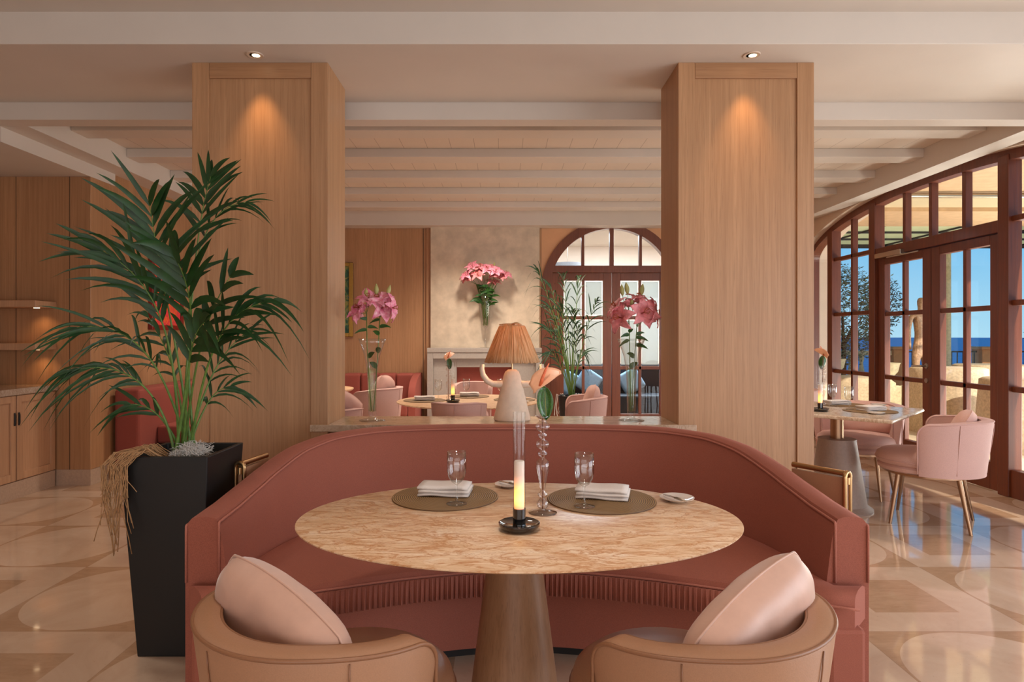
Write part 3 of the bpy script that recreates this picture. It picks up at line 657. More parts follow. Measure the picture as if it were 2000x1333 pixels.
# statue
def skin_fig(name, nodes, edges, parent, mat, sub=2):
    me = bpy.data.meshes.new(name); off = parent.location
    me.from_pydata([tuple(Vector(p)-off) for p, r in nodes], edges, []); o = bpy.data.objects.new(name, me); C.objects.link(o); o.parent = parent
    o.modifiers.new('skin', 'SKIN'); me.materials.append(M[mat])
    for i, (p, r) in enumerate(nodes): me.skin_vertices[0].data[i].radius = (r, r) if not hasattr(r, '__len__') else r
    me.skin_vertices[0].data[0].use_root = True
    b = o.modifiers.new('sub', 'SUBSURF'); b.levels = b.render_levels = sub
    return o
sxx, syy = 6.58, 10.0
t = thing('statue', (sxx, syy, 0), 'brown bronze standing figure statue on a low plinth on the terrace', 'statue')
b0 = .50
N = [((0,0,.62),(.10,.075)), ((0,0,.78),(.085,.065)), ((0,.0,1.0),(.115,.08)), ((0,0,1.12),(.10,.065)), ((0,0,1.19),.036), ((0,-.01,1.25),.05), ((0,-.015,1.33),(.062,.07)), ((0,-.01,1.40),.045),
     ((-.15,0,1.10),.042), ((-.18,.01,.90),.034), ((-.19,-.02,.70),.026), ((-.19,-.03,.60),.024),
     ((.15,0,1.10),.042), ((.18,.01,.90),.034), ((.19,-.02,.70),.026), ((.19,-.03,.60),.024),
     ((-.07,0,.50),.066), ((-.075,-.01,.28),.046), ((-.08,.01,.05),.03), ((-.08,-.08,.02),.028),
     ((.07,0,.50),.066), ((.075,-.01,.28),.046), ((.08,.01,.05),.03), ((.08,-.08,.02),.028)]
E = [(0,1),(1,2),(2,3),(3,4),(4,5),(5,6),(6,7),(3,8),(8,9),(9,10),(10,11),(3,12),(12,13),(13,14),(14,15),(0,16),(16,17),(17,18),(18,19),(0,20),(20,21),(21,22),(22,23)]
skin_fig('figure', [((p[0]+sxx, p[1]+syy, p[2]+b0), r) for p, r in N], E, t, 'bronze_statue')
MB().box(sxx-.2, sxx+.2, syy-.2, syy+.2, -.02, b0).build('plinth', 'urnstone', t, bevel=.01)
# boat
bx_, by_ = 150.0, 205.0
t = thing('sailing_boat', (bx_, by_, -12), 'white sailing yacht anchored on the sea', 'boat')
MB().prism([(bx_-5, -11.9), (bx_-6, -10.2), (bx_+6.5, -10.2), (bx_+5, -11.9)], 'y', by_-1.5, by_+1.5).build('hull', 'hull', t)
MB().box(bx_-3, bx_+2, by_-1, by_+1, -10.2, -9.3).build('cabin', 'hull', t)
MB().tube([(bx_, by_, -10), (bx_, by_, 1.5)], .12, 8).build('mast', 'hull', t)
MB().tube([(bx_, by_, -8.6), (bx_+5, by_, -8.6)], .12, 8).build('boom', 'hull', t)
t = thing('motor_yacht', (170, 205, -12), 'low white motor boat right of the sailing yacht', 'boat')
MB().prism([(163, -11.9), (162, -10.6), (178, -10.6), (176, -11.9)], 'y', 203, 207).build('hull', 'hull', t); MB().box(166, 174, 204, 206, -10.6, -9.6).build('cabin', 'hull', t)

# ================================================================== LEFT SIDE JOINERY
cabx = -3.827
def cabinet(y0, y1, label, halves):
    t = thing('base_cabinet', (cabx-.28, (y0+y1)/2, 0), label, 'cabinet', 'base cabinets along the left wall')
    MB().box(cabx-.6, cabx-.022, y0+.002, y1-.002, .137, .82).build('body', 'oak_side', t)
    MB().box(cabx-.6, cabx-.01, y0, y1, 0, .137).build('plinth', 'base', t)
    for a, b, hy in halves:
        d = MB().box(cabx-.02, cabx-.012, a+.05, b-.05, .20, .765).build('door', 'oak_side', t)
        for p, q, z0, z1 in ((a+.003, a+.055, .145, .815), (b-.055, b-.003, .145, .815), (a+.055, b-.055, .76, .815), (a+.055, b-.055, .145, .205)):
            MB().box(cabx-.02, cabx, p, q, z0, z1).build('door_frame', 'oak_side', d, bevel=.003)
        MB().tube([(cabx+.001, hy, .68), (cabx+.006, hy, .66), (cabx+.006, hy, .60), (cabx+.001, hy, .58)], .007, 8).build('handle', 'dark', d)
cabinet(4.54, 5.44, 'oak base cabinet with framed doors under the stone counter, next to the oak wall', ((4.55, 4.995, 4.975), (5.0, 5.435, 5.02)))
cabinet(3.64, 4.54, 'oak base cabinet left of the one beside the oak wall', ((3.65, 4.09, 4.07), (4.095, 4.53, 4.115)))
tag(MB().box(-4.54, cabx+.012, 3.4, 5.45, .82, .87).build('countertop', 'counter', bevel=.004), 'pale stone worktop on the oak base cabinets', 'worktop')
for i, (z, lb) in enumerate(((1.523, 'upper floating oak shelf with a warm light below'), (1.17, 'lower floating oak shelf with a warm light below'))):
    t = thing('floating_shelf', (-4.2, 5.3, z), lb, 'shelf', 'floating shelves over the counter')
    MB().box(-4.55, -3.83, 5.2, 5.452, z, z+.055).build('board', 'oak_side', t, bevel=.003)
    MB().box(-3.94, -3.90, 5.33, 5.35, z-.003, z).build('light_strip', 'bulb', t)
    light('SPOT', 'shelf_light', (-3.93, 5.34, z-.012), 1.6, (1, .55, .24), aim=(-3.93, 5.42, z-.4), spot_size=2.0, spot_blend=1, shadow_soft_size=.02)
# painting on the alcove wall
t = thing('framed_painting', (-3.54, 6.66, 1.75), 'red and orange abstract painting in a dark red frame on the alcove wall', 'painting')
MB().box(-3.56, -3.53, 6.42, 6.95, 1.40, 2.08).build('canvas', 'art_red', t)
for a, b, z0, z1 in ((6.37, 6.42, 1.35, 2.13), (6.95, 7.0, 1.35, 2.13), (6.42, 6.95, 1.35, 1.40), (6.42, 6.95, 2.08, 2.13)): MB().box(-3.56, -3.515, a, b, z0, z1).build('frame', 'redframe', t, bevel=.004)
t = thing('framed_painting', (-2.2, 8.68, 1.8), 'dark green painting in a gilded frame on the far oak wall', 'painting')
MB().box(-2.72, -2.10, 8.67, 8.698, 1.33, 2.24).build('canvas', 'art_green', t)
for a, b, z0, z1 in ((-2.77, -2.72, 1.28, 2.29), (-2.10, -2.045, 1.28, 2.29), (-2.72, -2.10, 1.28, 1.33), (-2.72, -2.10, 2.24, 2.29)): MB().box(a, b, 8.65, 8.698, z0, z1).build('frame', 'gold', t, bevel=.006)
# alcove banquette
t = thing('alcove_banquette', (-3.1, 6.9, 0), 'coral upholstered banquette along the alcove wall behind the palm', 'banquette')
MB().box(-3.53, -3.30, 5.76, 7.5, .1, .80).build('backrest', 'coral_far', t, bevel=.03, seg=3)
MB().box(-3.30, -2.72, 6.05, 7.5, .26, .43).build('seat', 'coral_far', t, bevel=.025, seg=3)
MB().box(-3.5, -2.8, 5.8, 7.45, 0, .26).build('plinth', 'dark', t)

# ================================================================== PALM GENERATOR
def blade(mb, p0, d, L_, W, droop, up, n=6, twist=0):
    d = d.normalized(); side = d.cross(up)
    if side.length < .05: side = d.orthogonal()
    side.normalize(); vs = []
    for j in range(n+1):
        s = j/n; c = p0+d*L_*s+Vector((0, 0, -1))*droop*L_*s*s
        wd = W*(min(1, .25+s*4))*(1-s**2.2)**.8 if s < 1 else 0
        nrm = side.cross(d).normalized()
        vs += [c-side*wd*.5+nrm*wd*.12, c, c+side*wd*.5+nrm*wd*.12]
    fs = []
    for j in range(n):
        for q in (0, 1): fs.append((3*j+q, 3*j+q+1, 3*j+q+4, 3*j+q+3))
    mb.add(vs, fs)
def frond(parent, ctrl, nl=22, L_=.34, W=.032, droop=.35, start=.45, ang=.85, seed=0, mat='leaf', r0=.007):
    rnd = random.Random(seed); mb = MB()
    pts = [bez(ctrl, i/24) for i in range(25)]
    mb2 = MB().tube(pts, [r0*(1-.8*i/24) for i in range(25)], 6)
    view = Vector((0, -1, .35)).normalized()
    for i in range(nl):
        q = i/(nl-1); s = start+(1-start)*q*.99; p = bez(ctrl, s); T = (bez(ctrl, min(1, s+.01))-bez(ctrl, s-.01)).normalized()
        for sd in (-1, 1):
            Sd = T.cross(view)
            if Sd.length < .1: Sd = T.orthogonal()
            Sd.normalize(); a = ang*(1-.55*q)+rnd.uniform(-.12, .12)
            d = T*cos(a)+Sd*sd*sin(a)+Vector((0, rnd.uniform(-.35, .25), rnd.uniform(-.05, .1)))
            ll = 1.14*L_*(.55+.45*sin(PI*min(1, .15+.85*q)))*rnd.uniform(.78, 1.15)
            blade(mb, p, d, ll, W*rnd.uniform(.6, 1.0), droop*rnd.uniform(.4, 1.7), view)
    f = mb2.build('frond', 'stem' , parent, smooth='all')
    mb.build('leaflets', mat, f, smooth='all')
    return f

# planter
def planter_shape(t, x0, x1, y0, y1, ins, z1, mat='planter'):
    mb = MB(); wl = .018
    def rect(k, z, g=0): return [(x0+k+g, y0+k+g, z), (x1-k-g, y0+k+g, z), (x1-k-g, y1-k-g, z), (x0+k+g, y1-k-g, z)]
    mb.loft([rect(ins, .0), rect(0, z1), rect(0, z1, wl), rect(.01, z1-.06, wl)])
    mb.build('pot', mat, t, bevel=.004)
t = thing('planter', (-1.325, 2.66, 0), 'tall tapered matt black square planter beside the coral sofa', 'planter')
planter_shape(t, -1.505, -1.158, 2.49, 2.835, .045, .808)
MB().box(-1.48, -1.17, 2.515, 2.81, .73, .755).build('soil', 'dark', t)
mo = MB(); random.seed(9)
for i in range(420):
    c = Vector((-1.27+random.gauss(0, .045), 2.60+random.gauss(0, .05), .775)); c.x = max(-1.43, min(-1.235, c.x)); c.y = max(2.555, min(2.76, c.y))
    c.z = .765+.06*math.exp(-((c.x+1.27)**2+(c.y-2.6)**2)/.005)
    a = random.uniform(0, 6.28); l = random.uniform(.02, .05)
    mo.tube([c, c+Vector((cos(a)*l*.4, sin(a)*l*.4, random.uniform(.0, .03))), c+Vector((cos(a+1)*l, sin(a+1)*l, random.uniform(-.01, .03)))], .0009, 3)
tag(mo.build('white_moss', 'moss'), 'fluffy white fibre on the soil of the tall black planter', 'moss', kind='stuff')
pl = thing('kentia_palm', (-1.345, 2.66, .76), 'tall dark green palm growing in the black square planter', 'palm')
B = lambda dx=0, dy=0: Vector((-1.345+dx, 2.66+dy, .76))
def fr(cps, **k):
    i = fr.n; fr.n += 1; rnd = random.Random(i)
    b = B(rnd.uniform(-.03, .04), rnd.uniform(-.05, .05)); c = [P(*q) for q in cps]
    frond(pl, [b]+c, seed=i, **k)
fr.n = 0
fr([(355, 700, 2.66), (318, 570, 2.6), (292, 400, 2.52)], L_=.36, nl=11, W=.034, start=.60, droop=.22, ang=.85)
fr([(370, 650, 2.7), (378, 450, 2.75), (412, 345, 2.8)], L_=.25, nl=8, W=.030, start=.72, droop=.25, ang=.8)
fr([(350, 640, 2.7), (365, 400, 2.8), (480, 395, 2.85)], L_=.22, nl=7, W=.016, start=.68, droop=.5, ang=.6)
fr([(345, 700, 2.62), (330, 560, 2.5), (200, 490, 2.42)], L_=.32, nl=10, W=.026, start=.55, droop=.35, ang=.5)
fr([(375, 700, 2.55), (395, 590, 2.4), (340, 500, 2.3)], L_=.30, nl=7, W=.042, start=.60, droop=.3, ang=.75)
fr([(395, 760, 2.6), (405, 600, 2.5), (530, 590, 2.45)], L_=.25, nl=9, W=.026, start=.55, droop=.6, ang=.6)
fr([(335, 780, 2.6), (300, 620, 2.5), (150, 640, 2.4)], L_=.26, nl=11, W=.019, start=.5, droop=.65, ang=.5)
fr([(330, 800, 2.62), (275, 690, 2.55), (140, 725, 2.5)], L_=.24, nl=10, W=.020, start=.55, droop=.75, ang=.5)
fr([(335, 840, 2.62), (310, 790, 2.6), (255, 790, 2.6)], L_=.19, nl=4, W=.026, start=.6, droop=.45, ang=.6)
fr([(390, 820, 2.7), (400, 700, 2.8), (490, 645, 2.85)], L_=.23, nl=8, W=.018, start=.55, droop=.6, ang=.55)
fr([(385, 840, 2.7), (400, 760, 2.75), (450, 755, 2.8)], L_=.18, nl=5, W=.020, start=.6, droop=.6, ang=.6)
fr([(375, 760, 2.66), (385, 640, 2.55), (450, 540, 2.45)], L_=.24, nl=5, W=.034, start=.62, droop=.35, ang=.75)
fr([(360, 800, 2.8), (345, 700, 2.9), (290, 620, 2.95)], L_=.22, nl=7, W=.024, start=.55, droop=.6, ang=.6)
fr([(370, 780, 2.6), (360, 660, 2.5), (400, 630, 2.35)], L_=.26, nl=6, W=.046, start=.6, droop=.5, ang=.75)
rt = MB(); random.seed(5)
for i in range(46):
    a = random.uniform(-.02, .05); x0 = -1.37+random.uniform(-.02, .03); y0 = 2.55+random.uniform(-.03, .05)
    xe = -1.50-random.uniform(-.05, .06); dz = random.uniform(.12, .38)
    pts = [Vector((x0, y0, .79)), Vector((x0-.05, y0-.03, .835+a*.3)), Vector((xe+.04, 2.478, .825)), Vector((xe, 2.462, .78)), Vector((xe-.01+random.uniform(-.02, .03), 2.465, .80-dz*.5)), Vector((xe+random.uniform(-.03, .05), 2.455, .80-dz))]
    q = []
    for j in range(len(pts)-1):
        for s in (0, .33, .66): q.append(pts[j].lerp(pts[j+1], s)+Vector((random.gauss(0, .003), random.gauss(0, .002), random.gauss(0, .002))))
    q.append(pts[-1]); rt.tube(q, .0017, 4)
rt.build('roots', 'root', pl, smooth='all', label='straw coloured aerial roots hanging over the rim')
# second palm by the arched door
t = thing('palm_pot', (.86, 7.9, 0), 'dark grey pot stand holding the palm in front of the arched door', 'planter')
MB().lathe([(.13, 0), (.17, .55), (.15, .55), (.14, .5), (0, .5)], (.86, 7.9, 0), 28).build('pot', 'planter', t, smooth=True)
pl2 = thing('parlour_palm', (.86, 7.9, .5), 'smaller bushy palm in front of the arched glazed door', 'palm')
random.seed(21)
for i in range(13):
    tip = [(1050, 530), (1130, 545), (1165, 590), (1075, 560), (1095, 600), (1130, 640), (1068, 640), (1140, 690), (1075, 690), (1100, 540), (1070, 600), (1120, 610), (1085, 650)][i]
    T_ = P(tip[0], tip[1], 7.9+random.uniform(-.35, .35)); b = Vector((.86+random.uniform(-.03, .03), 7.9, .5)); m1 = b.lerp(T_, .4); m1.x = .86+(m1.x-.86)*.4; m2 = b.lerp(T_, .8)+Vector((0, 0, .15))
    frond(pl2, [b, m1, m2, T_], nl=7, L_=.38, W=.021, droop=.75, start=.5, ang=.45, seed=40+i, r0=.008)
rt = MB()
for i in range(14):
    a = random.uniform(0, 6.28); rt.tube([(.86+.12*cos(a), 7.9+.12*sin(a), .52), (.86+.19*cos(a), 7.9+.19*sin(a), .56), (.86+.21*cos(a), 7.9+.21*sin(a), .4), (.86+.22*cos(a+.2), 7.9+.22*sin(a+.2), .3)], .004, 4)
rt.build('roots', 'moss', pl2)

# ================================================================== THE CORAL SOFA
sc_x, sa, sb, sYf = .085, 1.195, 1.32, 2.22
def sofa_plan(t, off):       # t 0..1 from left arm to right arm; off = distance inwards
    th = PI*t; a, b = sa, sb; n = 3.1
    c_, s_ = cos(th), sin(th); ex = 2/n
    x = -a*math.copysign(abs(c_)**ex, c_); y = b*abs(s_)**ex
    # gradient normal
    gx = math.copysign(abs(x/a)**(n-1), x)/a; gy = (abs(y)/b)**(n-1)/b
    l = math.hypot(gx, gy) or 1
    return Vector((sc_x+x-gx/l*off, sYf+y-gy/l*off, 0))
def ztop(Y): return .632+.168*smooth(2.55, 3.38, Y)
ZT = [(2.2, .648), (2.4, .660), (2.6, .685), (2.8, .722), (3.0, .764), (3.2, .790), (3.4, .80), (4, .80)]
def ztop(Y):
    for (a, p), (b, q) in zip(ZT, ZT[1:]):
        if Y <= b: return p+(q-p)*max(0, (Y-a)/(b-a))
    return .8
ts = [0, .002, .006, .015, .03]+[.05+.9*i/90 for i in range(91)]+[.97, .985, .994, .998, 1]
def bowoff(t): return .15+.13*smooth(0.0, .25, min(t, 1-t))
sofa = thing('curved_sofa', (sc_x, 2.9, 0), 'large curved coral upholstered banquette sofa wrapped round the marble table', 'sofa')
rings = []
for t in ts:
    Yo = sofa_plan(t, 0).y; zt = ztop(Yo); bo = bowoff(t)
    sec = [(0, .05), (0, .3), (0, zt-.06), (.006, zt-.025), (.022, zt-.006), (.045, zt), (.085, zt), (.108, zt-.008), (.118, zt-.028), (.118+(bo-.118)*.35, zt-.12 if zt > .7 else zt-.08), (bo, .40), (bo, .30), (bo, .05)]
    ring = []
    for of, z in sec:
        p = sofa_plan(t, of); p.z = z; ring.append(p)
    rings.append(ring)
MB().loft(rings).build('backrest', 'coral', sofa, smooth=True)
def seamline(of, dz, name='piping', r=.0045):
    pts = []
    for t in ts:
        p = sofa_plan(t, of); p.z = ztop(sofa_plan(t, 0).y)-dz; pts.append(p)
    q0, q1 = pts[0].copy(), pts[-1].copy()
    lo0 = q0+Vector((0, -.003, -(q0.z-.42))); lo1 = q1+Vector((0, -.003, -(q1.z-.42)))
    MB().tube([lo0, q0+Vector((0, -.003, -.02)), q0+Vector((0, -.002, -.004))]+pts+[q1+Vector((0, -.002, -.004)), q1+Vector((0, -.003, -.02)), lo1], r, 6).build(name, 'coral2', sofa, smooth='all')
seamline(.119, .018); seamline(.004, .03)
# seat: inner edge follows the backrest, front edge is concave towards the table
def seat_front(s):
    x = -1.085+2.17*s; return Vector((sc_x+x, 2.43-.42*x*x/(1+.35*x*x), 0))
def seat_back(s):
    if s < .05: return sofa_plan(0, .0)+Vector((.02+.11*s/.05, -.012, 0))
    if s > .95: return sofa_plan(1, .0)+Vector((-.02-.11*(1-s)/.05, -.012, 0))
    t = (s-.05)/.9; return sofa_plan(t, bowoff(t)-.01)
rows = []; NS = 90
for i in range(NS+1):
    s = i/NS; f = seat_front(s); b = seat_back(s); row = []
    if s < .03 or s > .97: f.y += .03*(1-min(s, 1-s)/.03)
    d = (f-b)
    for k_, (q, z) in enumerate(((0, .30), (0, .395), (.05, .412), (.3, .425), (.7, .425), (.92, .415), (.985, .402), (1.0, .38), (1.0, .30))):
        p = b+d*q; p.z = z; row.append(p)
    rows.append(row)
mb = MB(); mb.loft(rows); mb.build('seat', 'coral', sofa, smooth=True)
MB().tube([seat_front(i/60)+Vector((0, 0, .382)) for i in range(61)], .0045, 6).build('piping', 'coral2', sofa, smooth='all')
NP = 700; r0 = []; r1 = []; r2 = []
for i in range(NP+1):
    s = .12+.76*i/NP; p = seat_front(s); rf = .0028*sin(i*.82)+.002*sin(i*1.9+1)
    for rr, z, k_ in ((r0, .377, .2), (r1, .34, 1), (r2, .292, 1.2)): rr.append((p.x, p.y-.012-rf*k_, z))
MB().grid([r0, r1, r2]).build('pleated_skirt', 'coral', sofa, smooth='all', solid=.006)
ba = []; bb = []
for i in range(61):
    s = i/60; p = seat_front(s)
    ba.append([(p.x, p.y+.09, .05), (p.x, p.y+.075, .30), (p.x, p.y+.15, .30), (p.x, p.y+.15, .05)])
    bb.append([(p.x, p.y+.14, 0), (p.x, p.y+.14, .05), (p.x, p.y+.2, .05), (p.x, p.y+.2, 0)])
MB().loft(ba).build('base_panel', 'coral', sofa, smooth=True); MB().loft(bb).build('plinth', 'dark', sofa)
# side returns in front of the arms down to the plinth
for t_ in (0, 1):
    p = sofa_plan(t_, 0); x0, x1 = (p.x+.075, p.x+.2) if t_ == 0 else (p.x-.2, p.x-.075)
    MB().box(x0, x1, 2.10, 2.215, .05, .31).build('front_panel', 'coral', sofa, bevel=.015)

# brass framed side panels behind the sofa
def side_stand(a, b, label, z1=.625, both=True):
    a = Vector(a); b = Vector(b); d = (b-a).normalized(); n = Vector((-d.y, d.x, 0))
    t = thing('brass_side_stand', ((a.x+b.x)/2, (a.y+b.y)/2, 0), label, 'side stand', 'brass framed side stands behind the sofa')
    MB().tube([a+Vector((0, 0, z1-.012)), b+Vector((0, 0, z1-.012))], .012, 12).build('rail', 'brass', t, smooth=True)
    mb = MB(); q = []
    for p, z in ((a-n*.008, .1), (b-n*.008, .1), (b-n*.008, z1-.03), (a-n*.008, z1-.03)): q.append((p.x, p.y, z))
    for p, z in ((a+n*.008, .1), (b+n*.008, .1), (b+n*.008, z1-.03), (a+n*.008, z1-.03)): q.append((p.x, p.y, z))
    mb.add(q, [(0,1,2,3), (7,6,5,4), (0,4,5,1), (1,5,6,2), (2,6,7,3), (3,7,4,0)]); mb.build('leather_panel', 'tan', t)
    for e_ in ((a, b) if both else (a,)):
        pts = [e_-n*.02+Vector((0, 0, 0)), e_-n*.02+Vector((0, 0, z1-.03))]
        for i in range(7):
            g = PI*i/6; pts.append(e_-n*.02*cos(g)+Vector((0, 0, z1-.025+.02*sin(g))))
        pts += [e_+n*.02+Vector((0, 0, z1-.03)), e_+n*.02]
        MB().tube(pts, .009, 10).build('end_frame', 'brass', t, smooth='all')
        MB().lathe([(0, -.016), (.011, -.014), (.011, .014), (0, .016)], (e_.x, e_.y, z1-.04), 12).build('knob', 'brass', t, smooth=True)
side_stand((1.422, 2.62, 0), (1.288, 2.82, 0), 'brass framed leather side stand behind the right end of the sofa', z1=.725, both=False)
side_stand((-1.126, 2.72, 0), (-1.09, 2.93, 0), 'brass framed side stand half hidden between planter and sofa', z1=.745, both=False)

# ================================================================== MARBLE TABLE
TX, TY, RX, RY = .047, 1.9025, .654, .447
tb = thing('oval_dining_table', (TX, TY, 0), 'large oval marble topped table on a conical oak pedestal', 'table')
prof = [(.0, .722), (.88, .722), (.985, .732), (1.0, .736), (1.0, .739), (.997, .74), (0, .74)]
mb = MB()
mb.lathe([(r, z) for r, z in prof], (TX, TY, 0), 128, RX, RY); top = mb.build('tabletop', 'marble', tb, smooth=True)
MB().lathe([(0, 0), (.165, 0), (.165, .01), (.158, .015), (.07, .70), (.07, .722), (0, .722)], (TX-.012, TY, 0), 64).build('pedestal', 'oak_table', tb, smooth=True)

# ------------------------------------------------------------------ tableware prototypes (local coordinates)
def L(mb, name, mat, parent, **k): return mb.build(name, mat, parent, world=False, **k)
def mk_candle():
    t = thing('candle_lamp', (0, 0, 0), 'x', 'candle lamp')
    L(MB().lathe([(0, 0), (.042, 0), (.050, .004), (.058, .014), (.058, .020), (.054, .022), (.046, .018), (.018, .017), (.018, .06), (0, .06)], seg=48), 'base', 'black', t, smooth=True)
    L(MB().lathe([(0, .06), (.014, .06), (.0145, .062), (.0145, .19), (.013, .193), (0, .193)], seg=32), 'candle', 'candle', t, smooth=True)
    L(MB().lathe([(.0172, .058), (.0172, .329), (.0160, .329), (.0160, .058)], seg=40), 'glass_tube', 'tube', t, smooth=True)
    return t
def mk_vase():
    t = thing('beaded_vase', (0, 0, 0), 'x', 'vase')
    pr = [(0, 0), (.043, 0), (.044, .002), (.02, .006), (.006, .011), (.017, .02), (.018, .030), (.009, .042), (.006, .046), (.015, .053), (.0155, .058), (.006, .066), (.008, .075), (.013, .105), (.018, .13), (.0205, .143), (.018, .158), (.007, .168), (.005, .170),
          (.0145, .178), (.0145, .184), (.005, .193), (.0185, .203), (.0205, .210), (.0185, .217), (.005, .227), (.013, .235), (.014, .239), (.005, .247), (.0195, .256), (.022, .264), (.0195, .272), (.010, .281), (.013, .289), (.024, .298),
          (.022, .298), (.010, .289)]
    L(MB().lathe(pr, seg=36), 'body', 'glass_tint', t, smooth='all'); return t
def mk_anth():
    t = thing('anthurium', (0, 0, 0), 'x', 'flower')
    L(MB().tube([(0, 0, .0), (.002, 0, .15), (0, 0, .30), (-.002, 0, .40)], .0022, 6), 'stem', 'stem_brown', t, smooth='all')
    # speckled leaf standing up in front of the stem
    rows = []
    for i in range(13):
        s = i/12; wd = .034*sin(PI*min(1, .06+.94*s))**.55*(1-.25*s); z = .385-.10*s+.0; row = []
        for j in range(7):
            u = (j-3)/3; row.append((.004+u*wd*.85+.006*s, -.014-.010*u*u+.01*s, z-.006*abs(u)))
        rows.append(row)
    L(MB().grid(rows), 'leaf', 'antleaf', t, smooth='all', solid=.001)
    L(MB().tube([(.006, -.0135, .386), (.008, -.012, .33), (.012, -.006, .285)], .0008, 5), 'midrib', 'bud', t)
    rows = []
    for i in range(15):
        s = i/14; row = []
        wd = .036*(sin(PI*(.10+.9*s)**.8))**.7 if s < 1 else 0
        cx = -.030+.088*s; cz = .378+.044*s+.010*sin(PI*s)
        for j in range(9):
            u = (j-4)/4; row.append((cx-.008*u*u*(1-s)-.25*u*wd, -.006+u*wd*.6+.008*u*u, cz+u*wd*.62+.010*u*u*(.6+s*.4)-(.008 if s < .1 else 0)))
        rows.append(row)
    L(MB().grid(rows), 'spathe', 'peachpetal', t, smooth='all', solid=.0012)
    L(MB().tube([(-.008, -.01, .385), (-.002, -.012, .408), (.008, -.014, .434), (.019, -.014, .456)], [.0055, .005, .004, .0015], 10), 'spadix', 'spadix', t, smooth='all')
    return t
def mk_glass():
    t = thing('wine_glass', (0, 0, 0), 'x', 'glass')
    pr = [(0, .0), (.033, 0), (.0335, .0015), (.012, .004), (.004, .010), (.003, .03), (.003, .058), (.006, .064), (.018, .072), (.027, .088), (.0310, .108), (.0310, .13), (.0300, .168), (.0293, .168), (.0302, .13), (.0302, .108), (.026, .09), (.017, .075), (0, .067)]
    L(MB().lathe(pr, seg=40), 'glass', 'glass', t, smooth='all'); return t
def mk_mat():
    t = thing('placemat', (0, 0, 0), 'x', 'placemat'); L(MB().lathe([(0, 0), (.177, 0), (.178, .002), (.177, .004), (0, .004)], seg=96), 'mat', 'mat', t, smooth=True); return t
def mk_napkin():
    t = thing('napkin', (0, 0, 0), 'x', 'napkin')
    for k_, (z, dx, dy) in enumerate(((0, 0, 0), (.011, .003, -.002), (.022, -.002, .002))):
        mb = MB(); rows = []
        for i in range(9):
            u = i/8; ring = []
            for j in range(10):
                v = 2*PI*j/10; ring.append((-.085+.17*u+dx, .055*max(-1, min(1, 1.35*cos(v)))+dy, z+.0055+.0055*sin(v)+.003*sin(u*PI)+(.002*sin(u*7+k_))))
            rows.append(ring)
        mb.loft(rows); L(mb, 'fold', 'white', t, smooth='all')
    return t
def mk_plate():
    t = thing('side_plate', (0, 0, 0), 'x', 'plate'); L(MB().lathe([(0, .001), (.03, 0), (.034, .003), (.055, .012), (.056, .014), (.053, .014), (.033, .006), (0, .005)], seg=48), 'dish', 'china', t, smooth=True); return t
def mk_knife():
    t = thing('butter_knife', (0, 0, 0), 'x', 'knife')
    L(MB().tube([(-.05, 0, 0), (-.01, 0, 0), (0, 0, 0)], [.003, .0045, .003], 8), 'handle', 'steel', t, smooth='all')
    L(MB().prism([(0, -.005), (.03, -.008), (.048, -.005), (.05, .001), (.045, .006), (0, .005)], 'z', -.0008, .0008), 'blade', 'steel', t); return t
PRO = {}
def put(kind, loc, rz=0, label='', group=None, scale=None, rx=0, ry=0):
    mk = dict(candle_lamp=mk_candle, beaded_vase=mk_vase, anthurium=mk_anth, wine_glass=mk_glass, placemat=mk_mat, napkin=mk_napkin, side_plate=mk_plate, butter_knife=mk_knife)
    if kind not in PRO:
        PRO[kind] = mk[kind](); r = PRO[kind]; r.location = loc; r.rotation_euler = (0, 0, rz); r['label'] = label
        if group: r['group'] = group
        if scale: r.scale = (scale,)*3
    else: r = dup(PRO[kind], loc, rz, label, group, scale)
    if not scale: r.scale = (1, 1, 1)
    r.rotation_euler = (rx, ry, rz)
    return r
TZ = .74
put('candle_lamp', (.046, 1.776, TZ), 0, 'glowing candle lamp with glass tube and glossy black base on the oval table', 'candle lamps')
put('beaded_vase', (.122, 1.946, TZ), 0, 'tall beaded glass vase behind the candle lamp on the oval table', 'beaded glass vases')
put('anthurium', (.122, 1.946, TZ+.012), 0, 'peach anthurium with one speckled leaf in the vase on the oval table', 'anthurium flowers', .98)
put('placemat', (-.193, 2.135, TZ), 0, 'round woven placemat on the left of the oval table', 'round woven placemats')
put('placemat', (.325, 2.095, TZ), 0, 'round woven placemat on the right of the oval table', 'round woven placemats')
put('napkin', (-.195, 2.165, TZ+.004), -.1, 'folded white napkin on the left placemat of the oval table', 'folded napkins')
put('napkin', (.335, 2.125, TZ+.004), -.25, 'folded white napkin on the right placemat of the oval table', 'folded napkins')
put('wine_glass', (-.148, 2.035, TZ+.004), 0, 'clear wine glass in front of the left napkin on the oval table', 'wine glasses')
put('wine_glass', (.257, 2.005, TZ+.004), 0, 'clear wine glass in front of the right napkin on the oval table', 'wine glasses')
put('side_plate', (.572, 2.086, TZ), 0, 'small white plate near the right edge of the oval table', 'small white plates')
put('side_plate', (.018, 2.285, TZ), 0, 'small white plate behind the candle lamp on the oval table', 'small white plates', .85)
put('butter_knife', (.558, 2.065, TZ+.0165), 2.1, 'butter knife on the small plate at the right of the oval table', 'butter knives', None, 0, 0)
put('butter_knife', (.022, 2.27, TZ+.0165), 2.4, 'butter knife on the small plate behind the candle lamp', 'butter knives')
light('POINT', 'candle_glow', (.046, 1.776, TZ+.10), .25, (1, .5, .15), shadow_soft_size=.012)

